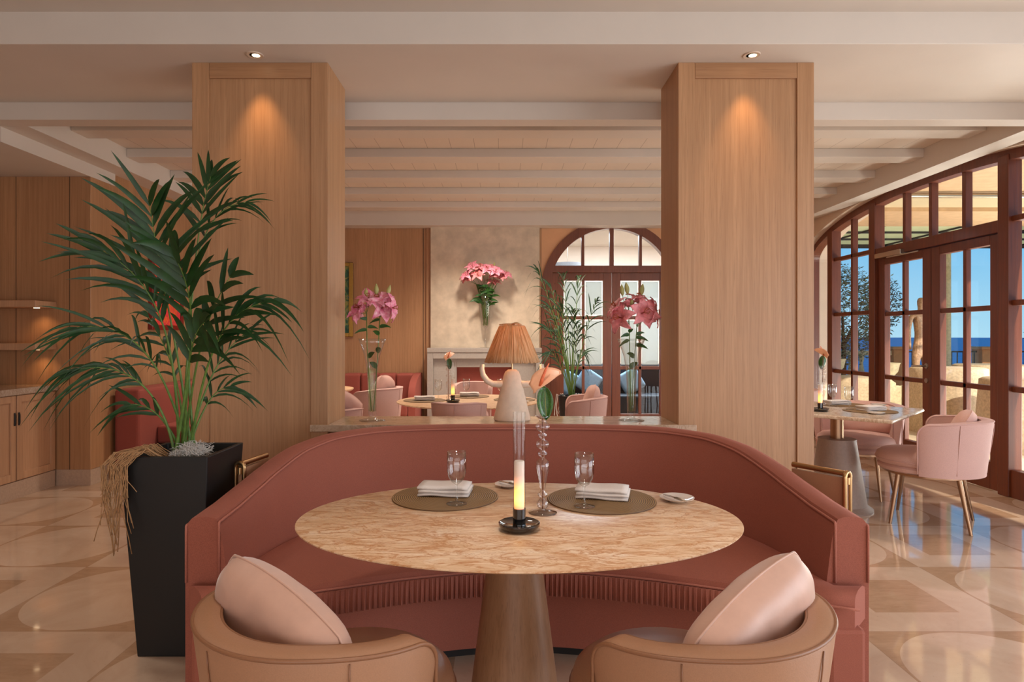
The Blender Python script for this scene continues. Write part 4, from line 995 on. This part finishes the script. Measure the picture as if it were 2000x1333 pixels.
# ================================================================== ARMCHAIRS
def mk_chair(body, pipe, legm, zt=.69, name='armchair'):
    t = thing(name, (0, 0, 0), 'x', 'armchair')
    # barrel shell: ring of cross-sections around the back (open side +y)
    n = 60; A0, A1 = math.radians(-190), math.radians(10); rings = []; zb = .345; crest_o = []; crest_i = []; TH = .062
    for i in range(n+1):
        u = .5-.5*cos(PI*i/n); a = A0+(A1-A0)*u; edge = min(u, 1-u)
        drop = .07*(1-math.sqrt(max(0, 1-max(0, 1-edge/.06)**2)))+.02*(1-smooth(0, .3, edge)); z1 = zt-drop
        ro = lambda z: .270+.035*smooth(zb, zt, z); ring = []
        sec = [(0, zb), (0, zb+.02), (0, z1-.02), (.003, z1-.004), (.012, z1), (TH-.010, z1), (TH-.002, z1-.005), (TH, z1-.025), (TH, zb+.02), (TH, zb)]
        for of, z in sec:
            r = ro(z)-of; yy = r*sin(a); ring.append((r*cos(a), yy+.02, z))
        rings.append(ring)
        r = ro(z1); crest_o.append((r*cos(a)*.998, r*sin(a)*.998+.02, z1-.006)); r -= TH-.004; crest_i.append((r*cos(a), r*sin(a)+.02, z1-.006))
    L(MB().loft(rings), 'backrest', body, t, smooth=True)
    for cr_ in (crest_o, crest_i):
        end0 = [(cr_[0][0], cr_[0][1], zb+.02)]; end1 = [(cr_[-1][0], cr_[-1][1], zb+.02)]
        L(MB().tube(end0+cr_+end1, .0045, 6), 'piping', pipe, t, smooth='all')
    for deg in (-150, -90, -30):
        a = math.radians(deg); L(MB().tube([((.2710+.035*smooth(zb, zt, z))*cos(a), (.2710+.035*smooth(zb, zt, z))*sin(a)+.02, z) for z in [zb+.02+(zt-zb-.04)*k/8 for k in range(9)]], .0018, 5), 'seam', pipe, t, smooth='all')
    L(MB().lathe([(0, .345), (.235, .345), (.25, .355), (.252, .375), (.24, .388), (0, .388)], (0, .06, 0), 56), 'seat_base', body, t, smooth=True)
    L(MB().lathe([(0, .386), (.235, .386), (.252, .398), (.258, .42), (.250, .448), (.225, .468), (.12, .482), (0, .485)], (0, .065, 0), 56), 'seat', body, t, smooth=True)
    L(MB().tube([(.262*cos(2*PI*i/48), .06+.262*sin(2*PI*i/48), .418) for i in range(48)], .0035, 6, closed=True), 'piping', pipe, t, smooth='all')
    L(MB().lathe([(.20, .33), (.243, .33), (.243, .345), (.20, .345), (.20, .33)], (0, .04, 0), 48), 'seat_frame', legm, t, smooth=True)
    for sx_, sy_ in ((-1, -1), (1, -1), (-1, 1), (1, 1)):
        L(MB().tube([(sx_*.155, .03+sy_*.15, .34), (sx_*.195, .02+sy_*.20, .0)], [.0145, .009], 12), 'leg', legm, t, smooth=True)
    return t
def mk_pillow(mat, w_=.21, h_=.15, th=.07):
    t = thing('pillow', (0, 0, 0), 'x', 'pillow'); rows = []; N_ = 20
    mb = MB()
    for sgn in (1, -1):
        rows = []
        for i in range(N_+1):
            u = -1+2*i/N_; row = []
            for j in range(N_+1):
                v = -1+2*j/N_; pin = math.sqrt(1-.32*u*u); pin2 = math.sqrt(1-.32*v*v)
                tk = th*((1-u**4)*(1-v**4))**.55
                wr = .004*sin(u*9+v*4)*sin(v*7-u*3)*(1-u*u)*(1-v*v)
                row.append((u*w_*pin2, sgn*(tk+wr), v*h_*pin))
            rows.append(row)
        mb.grid(rows)
    L(mb, 'pad_or_light_patch', mat, t, smooth='all')
    rim = []
    for k in range(80):
        g = k/80*4; s_ = g % 1*2-1
        u, v = ((s_, -1), (1, s_), (-s_, 1), (-1, -s_))[int(g)]
        pin = math.sqrt(1-.32*u*u); pin2 = math.sqrt(1-.32*v*v); rim.append((u*w_*pin2, 0, v*h_*pin))
    L(MB().tube(rim, .003, 5, closed=True), 'seam', mat, t, smooth='all')
    return t
def face(dx, dy): return math.atan2(dy, dx)-PI/2
tanc = mk_chair('tan', 'tan_dark', 'bronze', zt=.665)
tanc.location = (-.415, 1.50, 0); tanc.rotation_euler = (0, 0, face(.64, .77)); tanc['label'] = 'tan leather barrel armchair at the left front of the oval table'; tanc['group'] = 'tan leather armchairs'
dup(tanc, (.465, 1.50, 0), face(-.64, .77), 'tan leather barrel armchair at the right front of the oval table')
pw = mk_pillow('satin', .235, .135, .068)
def setp(o, loc, rx, ry, rz, label, group=None):
    o.location = loc; o.rotation_mode = 'XYZ'; o.rotation_euler = (rx, ry, rz); o['label'] = label
    if group: o['group'] = group
    return o
setp(pw, (-.50, 1.43, .605), .12, .24, face(.58, .81), 'blush satin pillow leaning in the left leather armchair', 'blush pillows')
setp(dup(pw, (0, 0, 0)), (.56, 1.43, .605), .12, -.30, face(-.58, .81), 'blush satin pillow leaning in the right leather armchair', 'blush pillows')

pink = mk_chair('blush', 'blush', 'bronze', zt=.70, name='upholstered_armchair')
pink.scale = (1.12, 1.12, 1.04)
pink.location = (2.98, 4.37, 0); pink.rotation_euler = (0, 0, face(-.79, .61)); pink['label'] = 'blush fabric armchair nearest the camera at the square window table'; pink['group'] = 'blush armchairs'
def pk(x, y, d, label, sc_=None): return dup(pink, (x, y, 0), face(*d), label, None, sc_ or (1.12, 1.12, 1.04))
pk(2.93, 5.24, (-.67, -.74), 'blush fabric armchair behind the square window table, back to the glass door')
pk(3.02, 6.75, (-.9, .2), 'blush fabric armchair farther back, just showing beside the right column')
MC = (.66, .9, 1.17)
pk(-.32, 4.62, (.05, 1), 'blush fabric armchair with its back to the ledge, at the round table', MC)
pk(-.30, 6.35, (-.1, -1), 'blush fabric armchair on the far side of the round table', MC)
pk(.60, 5.35, (-1, .1), 'blush fabric armchair right of the round table with a pillow', (.98, .98, 1.12))
pk(-1.22, 6.0, (-1, .3), 'blush fabric armchair left of the round table facing the small side table', (.95, .95, 1.15))
pk(-1.38, 4.95, (-.5, 1), 'blush fabric armchair close behind the ledge at its left end', (.95, .95, 1.04))
bp = mk_pillow('blush_pillow', .19, .14, .06)
setp(bp, (3.09, 4.29, .66), .5, 0, face(-.79, .61), 'blush pillow in the armchair nearest the camera at the window table', 'small blush pillows')
def bpd(loc, rx, ry, rz, label): return setp(dup(bp, (0, 0, 0)), loc, rx, ry, rz, label)
bpd((3.03, 5.36, .60), .3, 0, face(-.67, -.74), 'wide blush pillow in the armchair behind the square window table').scale = (1.35, 1.1, 1.0)
bpd((.74, 5.35, .74), .3, 0, face(-1, .1), 'blush pillow in the armchair right of the round table')
bpd((-1.13, 5.98, .78), .35, .2, 1.4, 'white-lit pillow in the armchair left of the round table')
bpd((-1.26, 4.92, .72), .3, .5, .9, 'white-lit pillow in the armchair behind the left vase')

# ================================================================== SQUARE WINDOW TABLE
wt = thing('square_table', (2.5, 4.75, 0), 'square cream marble topped table by the windows on a conical grey base', 'table', None, math.radians(46))
L(MB().box(-.47, .47, -.47, .47, .715, .74), 'tabletop', 'pale_marble', wt, bevel=.012, seg=3)
L(MB().lathe([(0, 0), (.24, 0), (.24, .012), (.2, .04), (.13, .50), (.13, .52), (0, .52)], seg=48), 'base', simple('taupe_base', '8A7468', .5, nz=60), wt, smooth=True)
L(MB().lathe([(.045, .52), (.045, .715), (0, .715)], seg=24), 'stem', 'bronze', wt, smooth=True)
G = 'on the square window table'
put('candle_lamp', (2.30, 4.60, TZ), 0, 'glowing candle lamp ' + G, 'candle lamps')
put('beaded_vase', (2.42, 4.80, TZ), 0, 'tall beaded glass vase ' + G, 'beaded glass vases')
put('anthurium', (2.42, 4.80, TZ+.012), 2.6, 'peach anthurium in the vase ' + G, 'anthurium flowers')
put('placemat', (2.66, 4.60, TZ), 0, 'round woven placemat at the near corner of the square window table', 'round woven placemats')
put('placemat', (2.68, 5.02, TZ), 0, 'round woven placemat at the back of the square window table', 'round woven placemats')
put('napkin', (2.68, 4.62, TZ+.004), .3, 'folded white napkin at the near corner of the square window table', 'folded napkins')
put('napkin', (2.64, 5.02, TZ+.004), .1, 'folded white napkin at the back of the square window table', 'folded napkins')
put('wine_glass', (2.55, 4.68, TZ+.004), 0, 'clear wine glass at the near place of the square window table', 'wine glasses')
put('wine_glass', (2.56, 4.93, TZ+.004), 0, 'clear wine glass at the back place of the square window table', 'wine glasses')
put('side_plate', (2.60, 4.42, TZ), 0, 'small white plate at the near corner of the square window table', 'small white plates')
put('side_plate', (2.93, 4.95, TZ), 0, 'small white plate at the right corner of the square window table', 'small white plates')

# ================================================================== ROUND TABLE IN THE MIDDLE ROOM
rt_ = thing('round_dining_table', (-.29, 5.36, 0), 'round marble topped table in front of the fireplace', 'table')
MB().lathe([(0, .715), (.45, .715), (.585, .728), (.60, .735), (.597, .74), (0, .74)], (-.29, 5.36, 0), 96).build('tabletop', 'marble', rt_, smooth=True)
MB().lathe([(0, 0), (.2, 0), (.2, .01), (.07, .70), (.07, .715), (0, .715)], (-.29, 5.36, 0), 48).build('pedestal', 'oak_table', rt_, smooth=True)
G = 'on the round table before the fireplace'
put('candle_lamp', (-.41, 5.22, TZ), 0, 'glowing candle lamp ' + G, 'candle lamps')
put('beaded_vase', (-.46, 5.36, TZ), 0, 'tall beaded glass vase ' + G, 'beaded glass vases')
put('anthurium', (-.46, 5.36, TZ+.012), .3, 'peach anthurium in the vase ' + G, 'anthurium flowers', .9)
for (x, y, a, nm) in ((-.66, 5.36, .1, 'left'), (-.30, 5.72, 0, 'far'), (.10, 5.42, .2, 'right')):
    put('placemat', (x, y, TZ), 0, 'round woven placemat on the %s side of the round table' % nm, 'round woven placemats')
    put('napkin', (x, y, TZ+.004), a, 'folded white napkin on the %s side of the round table' % nm, 'folded napkins')
for (x, y, nm) in ((-.56, 5.52, 'left'), (-.32, 5.58, 'far'), (-.02, 5.56, 'right')):
    put('wine_glass', (x, y, TZ+.0005), 0, 'clear wine glass on the %s side of the round table' % nm, 'wine glasses')
put('side_plate', (.16, 5.20, TZ), 0, 'small white plate on the right of the round table', 'small white plates')
# edge of another table at the far left behind the ledge
t = thing('bistro_table', (-1.98, 6.6, 0), 'small round table edge showing behind the left column', 'table')
MB().lathe([(0, .71), (.40, .715), (.42, .73), (.42, .74), (0, .74)], (-1.98, 6.6, 0), 48).build('tabletop', 'marble', t, smooth=True)
MB().lathe([(.15, 0), (.05, .71)], (-1.98, 6.6, 0), 24).build('pedestal', 'oak_table', t, smooth=True)

# channelled banquette along the far oak wall
t = thing('channelled_banquette', (-2.0, 8.3, 0), 'coral channel-tufted banquette along the far oak wall', 'banquette')
ys = 8.42
for i in range(9):
    x0 = -3.3+i*.235
    MB().box(x0+.003, x0+.232, ys, 8.66, .40, .79).build('back_channel', 'coral_far', t, bevel=.035, seg=4)
MB().box(-3.3, -1.19, 7.9, ys+.05, .28, .44).build('seat', 'coral_far', t, bevel=.03, seg=3)
MB().box(-3.28, -1.2, 7.98, 8.6, 0, .28).build('plinth', 'coral_far', t)
q = MB(); rows = []
for i in range(13):
    a = PI/2*i/12; rows.append([(-1.185+.0*a, 8.66-.72*sin(a)*1.0, .1), (-1.185, 8.66-.72*sin(a), .44+.35*cos(a)**.6), (-1.10, 8.66-.72*sin(a), .44+.35*cos(a)**.6), (-1.10, 8.66-.72*sin(a), .1)])
q.loft(rows).build('arm', 'coral_far', t, smooth=True)

# fireplace
fp = thing('fireplace', (-.244, 8.5, 0), 'pale grey stone fireplace surround below the plaster chimney', 'fireplace')
y0, y1 = 8.46, 8.615
MB().box(-1.008, .52, y0-.02, y1, 1.07, 1.13).build('mantel_shelf', 'stone', fp, bevel=.004)
for a, b in ((-1.008, -.93), (.442, .52)): MB().box(a, b, y0-.01, y1, 0, 1.07).build('outer_jamb', 'stone', fp, bevel=.004)
MB().box(-.93, .442, y0-.01, y1, .985, 1.07).build('outer_lintel', 'stone', fp, bevel=.004)
for a, b in ((-.93, -.62), (.13, .442)): MB().box(a, b, y0+.04, y1, 0, .985).build('inner_jamb', 'stone', fp, bevel=.004)
MB().box(-.62, .13, y0+.04, y1, .87, .985).build('inner_lintel', 'stone', fp, bevel=.004)
MB().box(-.62, .13, y1-.03, y1, 0, .87).build('firebox_panel', 'coral_far', fp, label='coral upholstered panel filling the hearth')

# ================================================================== LEDGE DISPLAY
LZ, LY = .765, 3.90
def flower_mesh(mb, mb_st, c, d, size, seed, openness=1.0):
    rnd = random.Random(seed); d = Vector(d).normalized(); u = d.orthogonal().normalized(); v = d.cross(u)
    for k_ in range(6):
        a = k_*PI/3+rnd.uniform(-.15, .15); rd = u*cos(a)+v*sin(a); sd = d.cross(rd).normalized(); ln = 1.22*size*rnd.uniform(.9, 1.1)*(1 if k_ % 2 else 1.05); wd = size*(.42 if k_ % 2 else .32)
        rows = []; curl = rnd.uniform(.7, 1.3)
        for i in range(9):
            s = i/8; out = ln*(.12*s+.75*s**1.4*openness); fwd = ln*(.85*s-.62*curl*s**2.6*openness)
            ww = wd*sin(PI*min(1, .1+.9*s)**.85)**.8 if s < 1 else .002
            row = []
            for j in range(5):
                q = (j-2)/2; row.append(Vector(c)+rd*out+d*(fwd+abs(q)*ww*.25)+sd*q*ww*(.95)+d*.004*sin(s*14+q*5))
            rows.append(row)
        mb.grid(rows)
        e_ = Vector(c)+d*size*.75+rd*size*.16
        mb_st.tube([Vector(c), Vector(c)+d*size*.4+rd*size*.03, e_], .0012, 4); mb_st.tube([e_-sd*.005, e_+sd*.005], .0025, 5)
def leafblade(mb, p, d, L_, W, droop=.5):
    blade(mb, Vector(p), Vector(d), L_, W, droop, Vector((0, -1, .3)), 7)
def lily(name, base, path, flowers, buds, leaves, label, group, mat='petal', r=.003):
    t = thing(name, base, label, 'lily', group)
    MB().tube([Vector(base)]+[Vector(p) for p in path], [r]*(len(path)+1), 6).build('stem', 'stem', t, smooth='all')
    for i, (c, d, s) in enumerate(flowers):
        a, b = MB(), MB(); flower_mesh(a, b, c, d, s, hash_(name, i, base)); f = a.build('blossom', mat, t, smooth='all', solid=.0008); b.build('stamens', 'stamen', f)
        j = Vector(path[-1]); b2 = MB().tube([j, (j+Vector(c))/2+Vector((0, 0, -.005)), Vector(c)], .002, 5).build('stalk', 'stem', t)
    for c, d, s in buds:
        d = Vector(d).normalized(); c = Vector(c); pts = [c+d*s*k/6 for k in range(7)]
        MB().tube(pts, [s*.05, s*.14, s*.19, s*.20, s*.17, s*.10, s*.02], 8).build('bud', 'bud', t, smooth='all')
        MB().tube([Vector(path[-1]), c], .0016, 5).build('stalk', 'stem', t)
    if leaves:
        for p, d, l, w_ in leaves:
            mb = MB(); leafblade(mb, p, d, l, w_*1.25); mb.build('leaf', 'leaf2', t, smooth='all')
    return t
def hash_(n, i, b): return int(abs(b[0])*997+i*31+len(n)*7)
def mk_tall_vase(x, y, z, label):
    t = thing('trumpet_vase', (x, y, z), label, 'vase', 'clear trumpet vases')
    pr = [(0, 0), (.078, 0), (.079, .003), (.04, .008), (.02, .02), (.018, .03), (.024, .04), (.026, .10), (.028, .22), (.034, .32), (.048, .40), (.072, .47), (.086, .503), (.083, .503), (.069, .47), (.045, .40), (.031, .32), (.025, .22), (.022, .06), (0, .05)]
    MB().lathe(pr, (x, y, z), 48).build('glass', 'glass', t, smooth='all')
    MB().lathe([(0, .052), (.021, .06), (.0245, .22), (.030, .32), (0, .32)], (x, y, z), 32).build('water', 'water', t, smooth='all'); return t
vx = (727-982)/F*LY; mk_tall_vase(vx, LY, LZ, 'clear trumpet vase of pink lilies at the left end of the ledge')
vr = (1233-982)/F*LY; mk_tall_vase(vr, LY, LZ, 'clear trumpet vase of rose lilies at the right end of the ledge')
Q = lambda px, py, dy=0: P(px, py, LY+dy)
b1 = (vx-.006, LY, LZ+.06); b2 = (vx+.008, LY+.006, LZ+.06)
lily('lily_stem', b1, [Q(722, 760), Q(717, 680), Q(716, 612)], [(Q(712, 606), (-.75, -.45, .35), .088), (Q(722, 590), (-.05, -.6, .6), .08), (Q(705, 612), (-.7, .5, .35), .075)], [(Q(715, 585), (.0, 0, 1), .07)],
     [(Q(717, 645), (-1, -.2, .2), .08, .02), (Q(718, 640), (1, .2, .4), .07, .022), (Q(720, 700), (.5, -.3, 1), .10, .026), (Q(717, 625), (-.8, -.4, .6), .06, .02)], 'pink lily stem leaning left in the left ledge vase', 'lily stems in the ledge vases')
lily('lily_stem', b2, [Q(733, 760), Q(738, 690), Q(742, 620)], [(Q(745, 603), (.45, -.75, .25), .095), (Q(740, 592), (-.1, -.6, .7), .08), (Q(757, 603), (.9, -.2, .1), .085)], [(Q(735, 578), (0, 0, 1), .075), (Q(756, 578), (.3, 0, 1), .07)],
     [(Q(741, 640), (.9, -.2, .5), .09, .022), (Q(740, 655), (-.3, -.5, .7), .09, .024), (Q(738, 690), (.2, -.5, .9), .10, .028), (Q(742, 625), (-.9, .1, .1), .07, .018), (Q(735, 720), (-.4, -.3, 1), .10, .03)], 'pink lily stem leaning right in the left ledge vase', 'lily stems in the ledge vases')
b1 = (vr-.006, LY, LZ+.06); b2 = (vr+.008, LY+.006, LZ+.06)
lily('lily_stem', b1, [Q(1231, 760), Q(1230, 690), Q(1229, 635)], [(Q(1218, 622), (-.75, -.6, .1), .100), (Q(1228, 600), (-.1, .3, .8), .07), (Q(1210, 605), (-.6, -.1, .5), .08)], [(Q(1216, 578), (-.1, 0, 1), .07), (Q(1226, 575), (-.15, 0, 1), .075)],
     [(Q(1229, 655), (-.9, -.4, .3), .07, .022), (Q(1229, 650), (.2, -.5, .8), .07, .022), (Q(1229, 665), (-.9, -.2, -.1), .07, .02), (Q(1231, 720), (.5, -.3, 1), .1, .03)], 'rose lily stem leaning left in the right ledge vase', 'lily stems in the ledge vases', 'petal2')
lily('lily_stem', b2, [Q(1236, 760), Q(1240, 690), Q(1244, 640)], [(Q(1252, 613), (.25, -.9, .15), .105), (Q(1266, 612), (.9, -.3, .1), .09), (Q(1245, 590), (.1, -.2, .9), .07)], [(Q(1252, 578), (.15, 0, 1), .075), (Q(1234, 600), (-.1, -.5, 1), .06)],
     [(Q(1242, 660), (.9, -.3, .2), .08, .022), (Q(1243, 655), (.8, -.2, .8), .07, .02), (Q(1241, 675), (.6, -.5, .2), .09, .024), (Q(1238, 700), (-.5, -.3, .8), .1, .026)], 'rose lily stem leaning right in the right ledge vase', 'lily stems in the ledge vases', 'petal2')
# mantel vase and its crowd of lilies
mx, my, mz = (948-982)/F*8.52, 8.52, 1.13
t = thing('mantel_vase', (mx, my, mz), 'slim stemmed glass vase standing on the mantel', 'vase')
MB().lathe([(0, 0), (.07, 0), (.07, .004), (.012, .012), (.008, .05), (.008, .26), (.05, .30), (.065, .45), (.08, .60), (.10, .72), (.097, .72), (.077, .60), (.06, .45), (.045, .31), (0, .28)], (mx, my, mz), 36).build('glass', 'glass', t, smooth='all')
random.seed(17); ML = []
for i in range(13):
    a = i*2.399; rr = .30*math.sqrt((i+.5)/13); tx = mx+.02+rr*cos(a); ty = my-.06+rr*sin(a)*.25; tz = 2.17-.45*rr*rr/.3+random.uniform(-.07, .07)
    bs = (mx+random.uniform(-.03, .03), my+random.uniform(-.03, .02), mz+.30); top_ = Vector((mx+.02+rr*.55*cos(a), my+rr*.2*sin(a), 1.98))
    d = (rr*cos(a)*2.2, -.55+rr*sin(a), .75)
    lily('mantel_lily', bs, [(mx+rr*.2*cos(a), my, 1.75), tuple(top_)], [((tx, ty, tz), d, .105)], [((tx+.03, ty+.02, tz+.04), (cos(a)*.3, 0, 1), .07)] if i % 3 == 0 else [],
         [((mx+rr*.35*cos(a+k), my-.04, 1.72+.09*k+random.uniform(-.05, .05)), (cos(a+k*2)*.8, -.35, .5+.3*sin(a*3+k)), .15, .03) for k in range(3)], 'pink lily in the dense bouquet on the mantel', 'lilies in the mantel bouquet', ('petal', 'petal2')[i % 2], .005)

# sculpted lamp
lx = (1000-982)/F*LY
lp = thing('table_lamp', (lx, LY, LZ), 'cream clay figure lamp with two raised arms and a raffia shade on the ledge', 'lamp')
MB().lathe([(0, 0), (.105, 0), (.113, .008), (.112, .02), (.095, .09), (.078, .16), (.062, .23), (.052, .275), (.042, .300), (.025, .313), (0, .315)], (lx, LY, LZ), 48, 1, .8).build('body', 'ceramic', lp, smooth=True)
for s_, nm in ((-1, 'arm'), (1, 'arm')):
    pts = [(lx+s_*.03, LY, LZ+.225), (lx+s_*.08, LY, LZ+.222), (lx+s_*.12, LY, LZ+.225), (lx+s_*.155, LY, LZ+.245), (lx+s_*.178, LY, LZ+.28), (lx+s_*.185, LY, LZ+.315), (lx+s_*.182, LY, LZ+.345)]
    MB().tube(pts, [.024, .021, .0195, .0185, .017, .015, .013], 14).build(nm, 'ceramic', lp, smooth='all')
MB().tube([(lx, LY, LZ+.31), (lx, LY, LZ+.50)], .004, 8).build('stem', 'brass', lp, smooth=True)
seg = 144; rows = []; rnd = random.Random(2)
jit = [rnd.uniform(-.004, .004) for _ in range(seg)]; hem = [rnd.uniform(-.003, .003) for _ in range(seg)]
sh = MB()
for k_, (r, z) in enumerate(((.168, .358), (.150, .405), (.128, .46), (.104, .52), (.078, .578), (.074, .584))):
    rows.append([((r+jit[j]*(1 if k_ < 5 else .3))*cos(2*PI*j/seg), (r+jit[j])*sin(2*PI*j/seg), z+(hem[j] if k_ == 0 else 0)) for j in list(range(seg))+[0]])
sh.grid(rows); off = Vector((lx, LY, LZ))
me_ = sh.build('lamp_shade', 'raffia', lp, world=False, smooth='all', solid=.002)
L(MB().lathe([(0, .582), (.045, .584), (.076, .581), (.076, .583), (.045, .587), (0, .586)], seg=48), 'top_disc', 'raffia', lp, smooth=True)
cap = MB(); cap.tube([(-.08, -.01, .588), (-.04, -.01, .592), (0, -.01, .590), (.03, 0, .60), (.06, -.01, .588)], [.003, .005, .007, .006, .002], 6); cap.tube([(0, -.012, .59), (.02, -.02, .598), (.05, -.02, .59)], .006, 6)
cap.build('raffia_knot', 'raffia', lp, world=False, smooth='all')
MB().lathe([(0, 0), (.02, .008), (.03, .03), (.026, .055), (.014, .075), (0, .078)], (lx, LY, LZ+.42), 20).build('bulb', 'bulb', lp, smooth='all')
light('POINT', 'table_lamp_glow', (lx, LY-.0, LZ+.53), 5.0, (1, .68, .40), shadow_soft_size=.03)
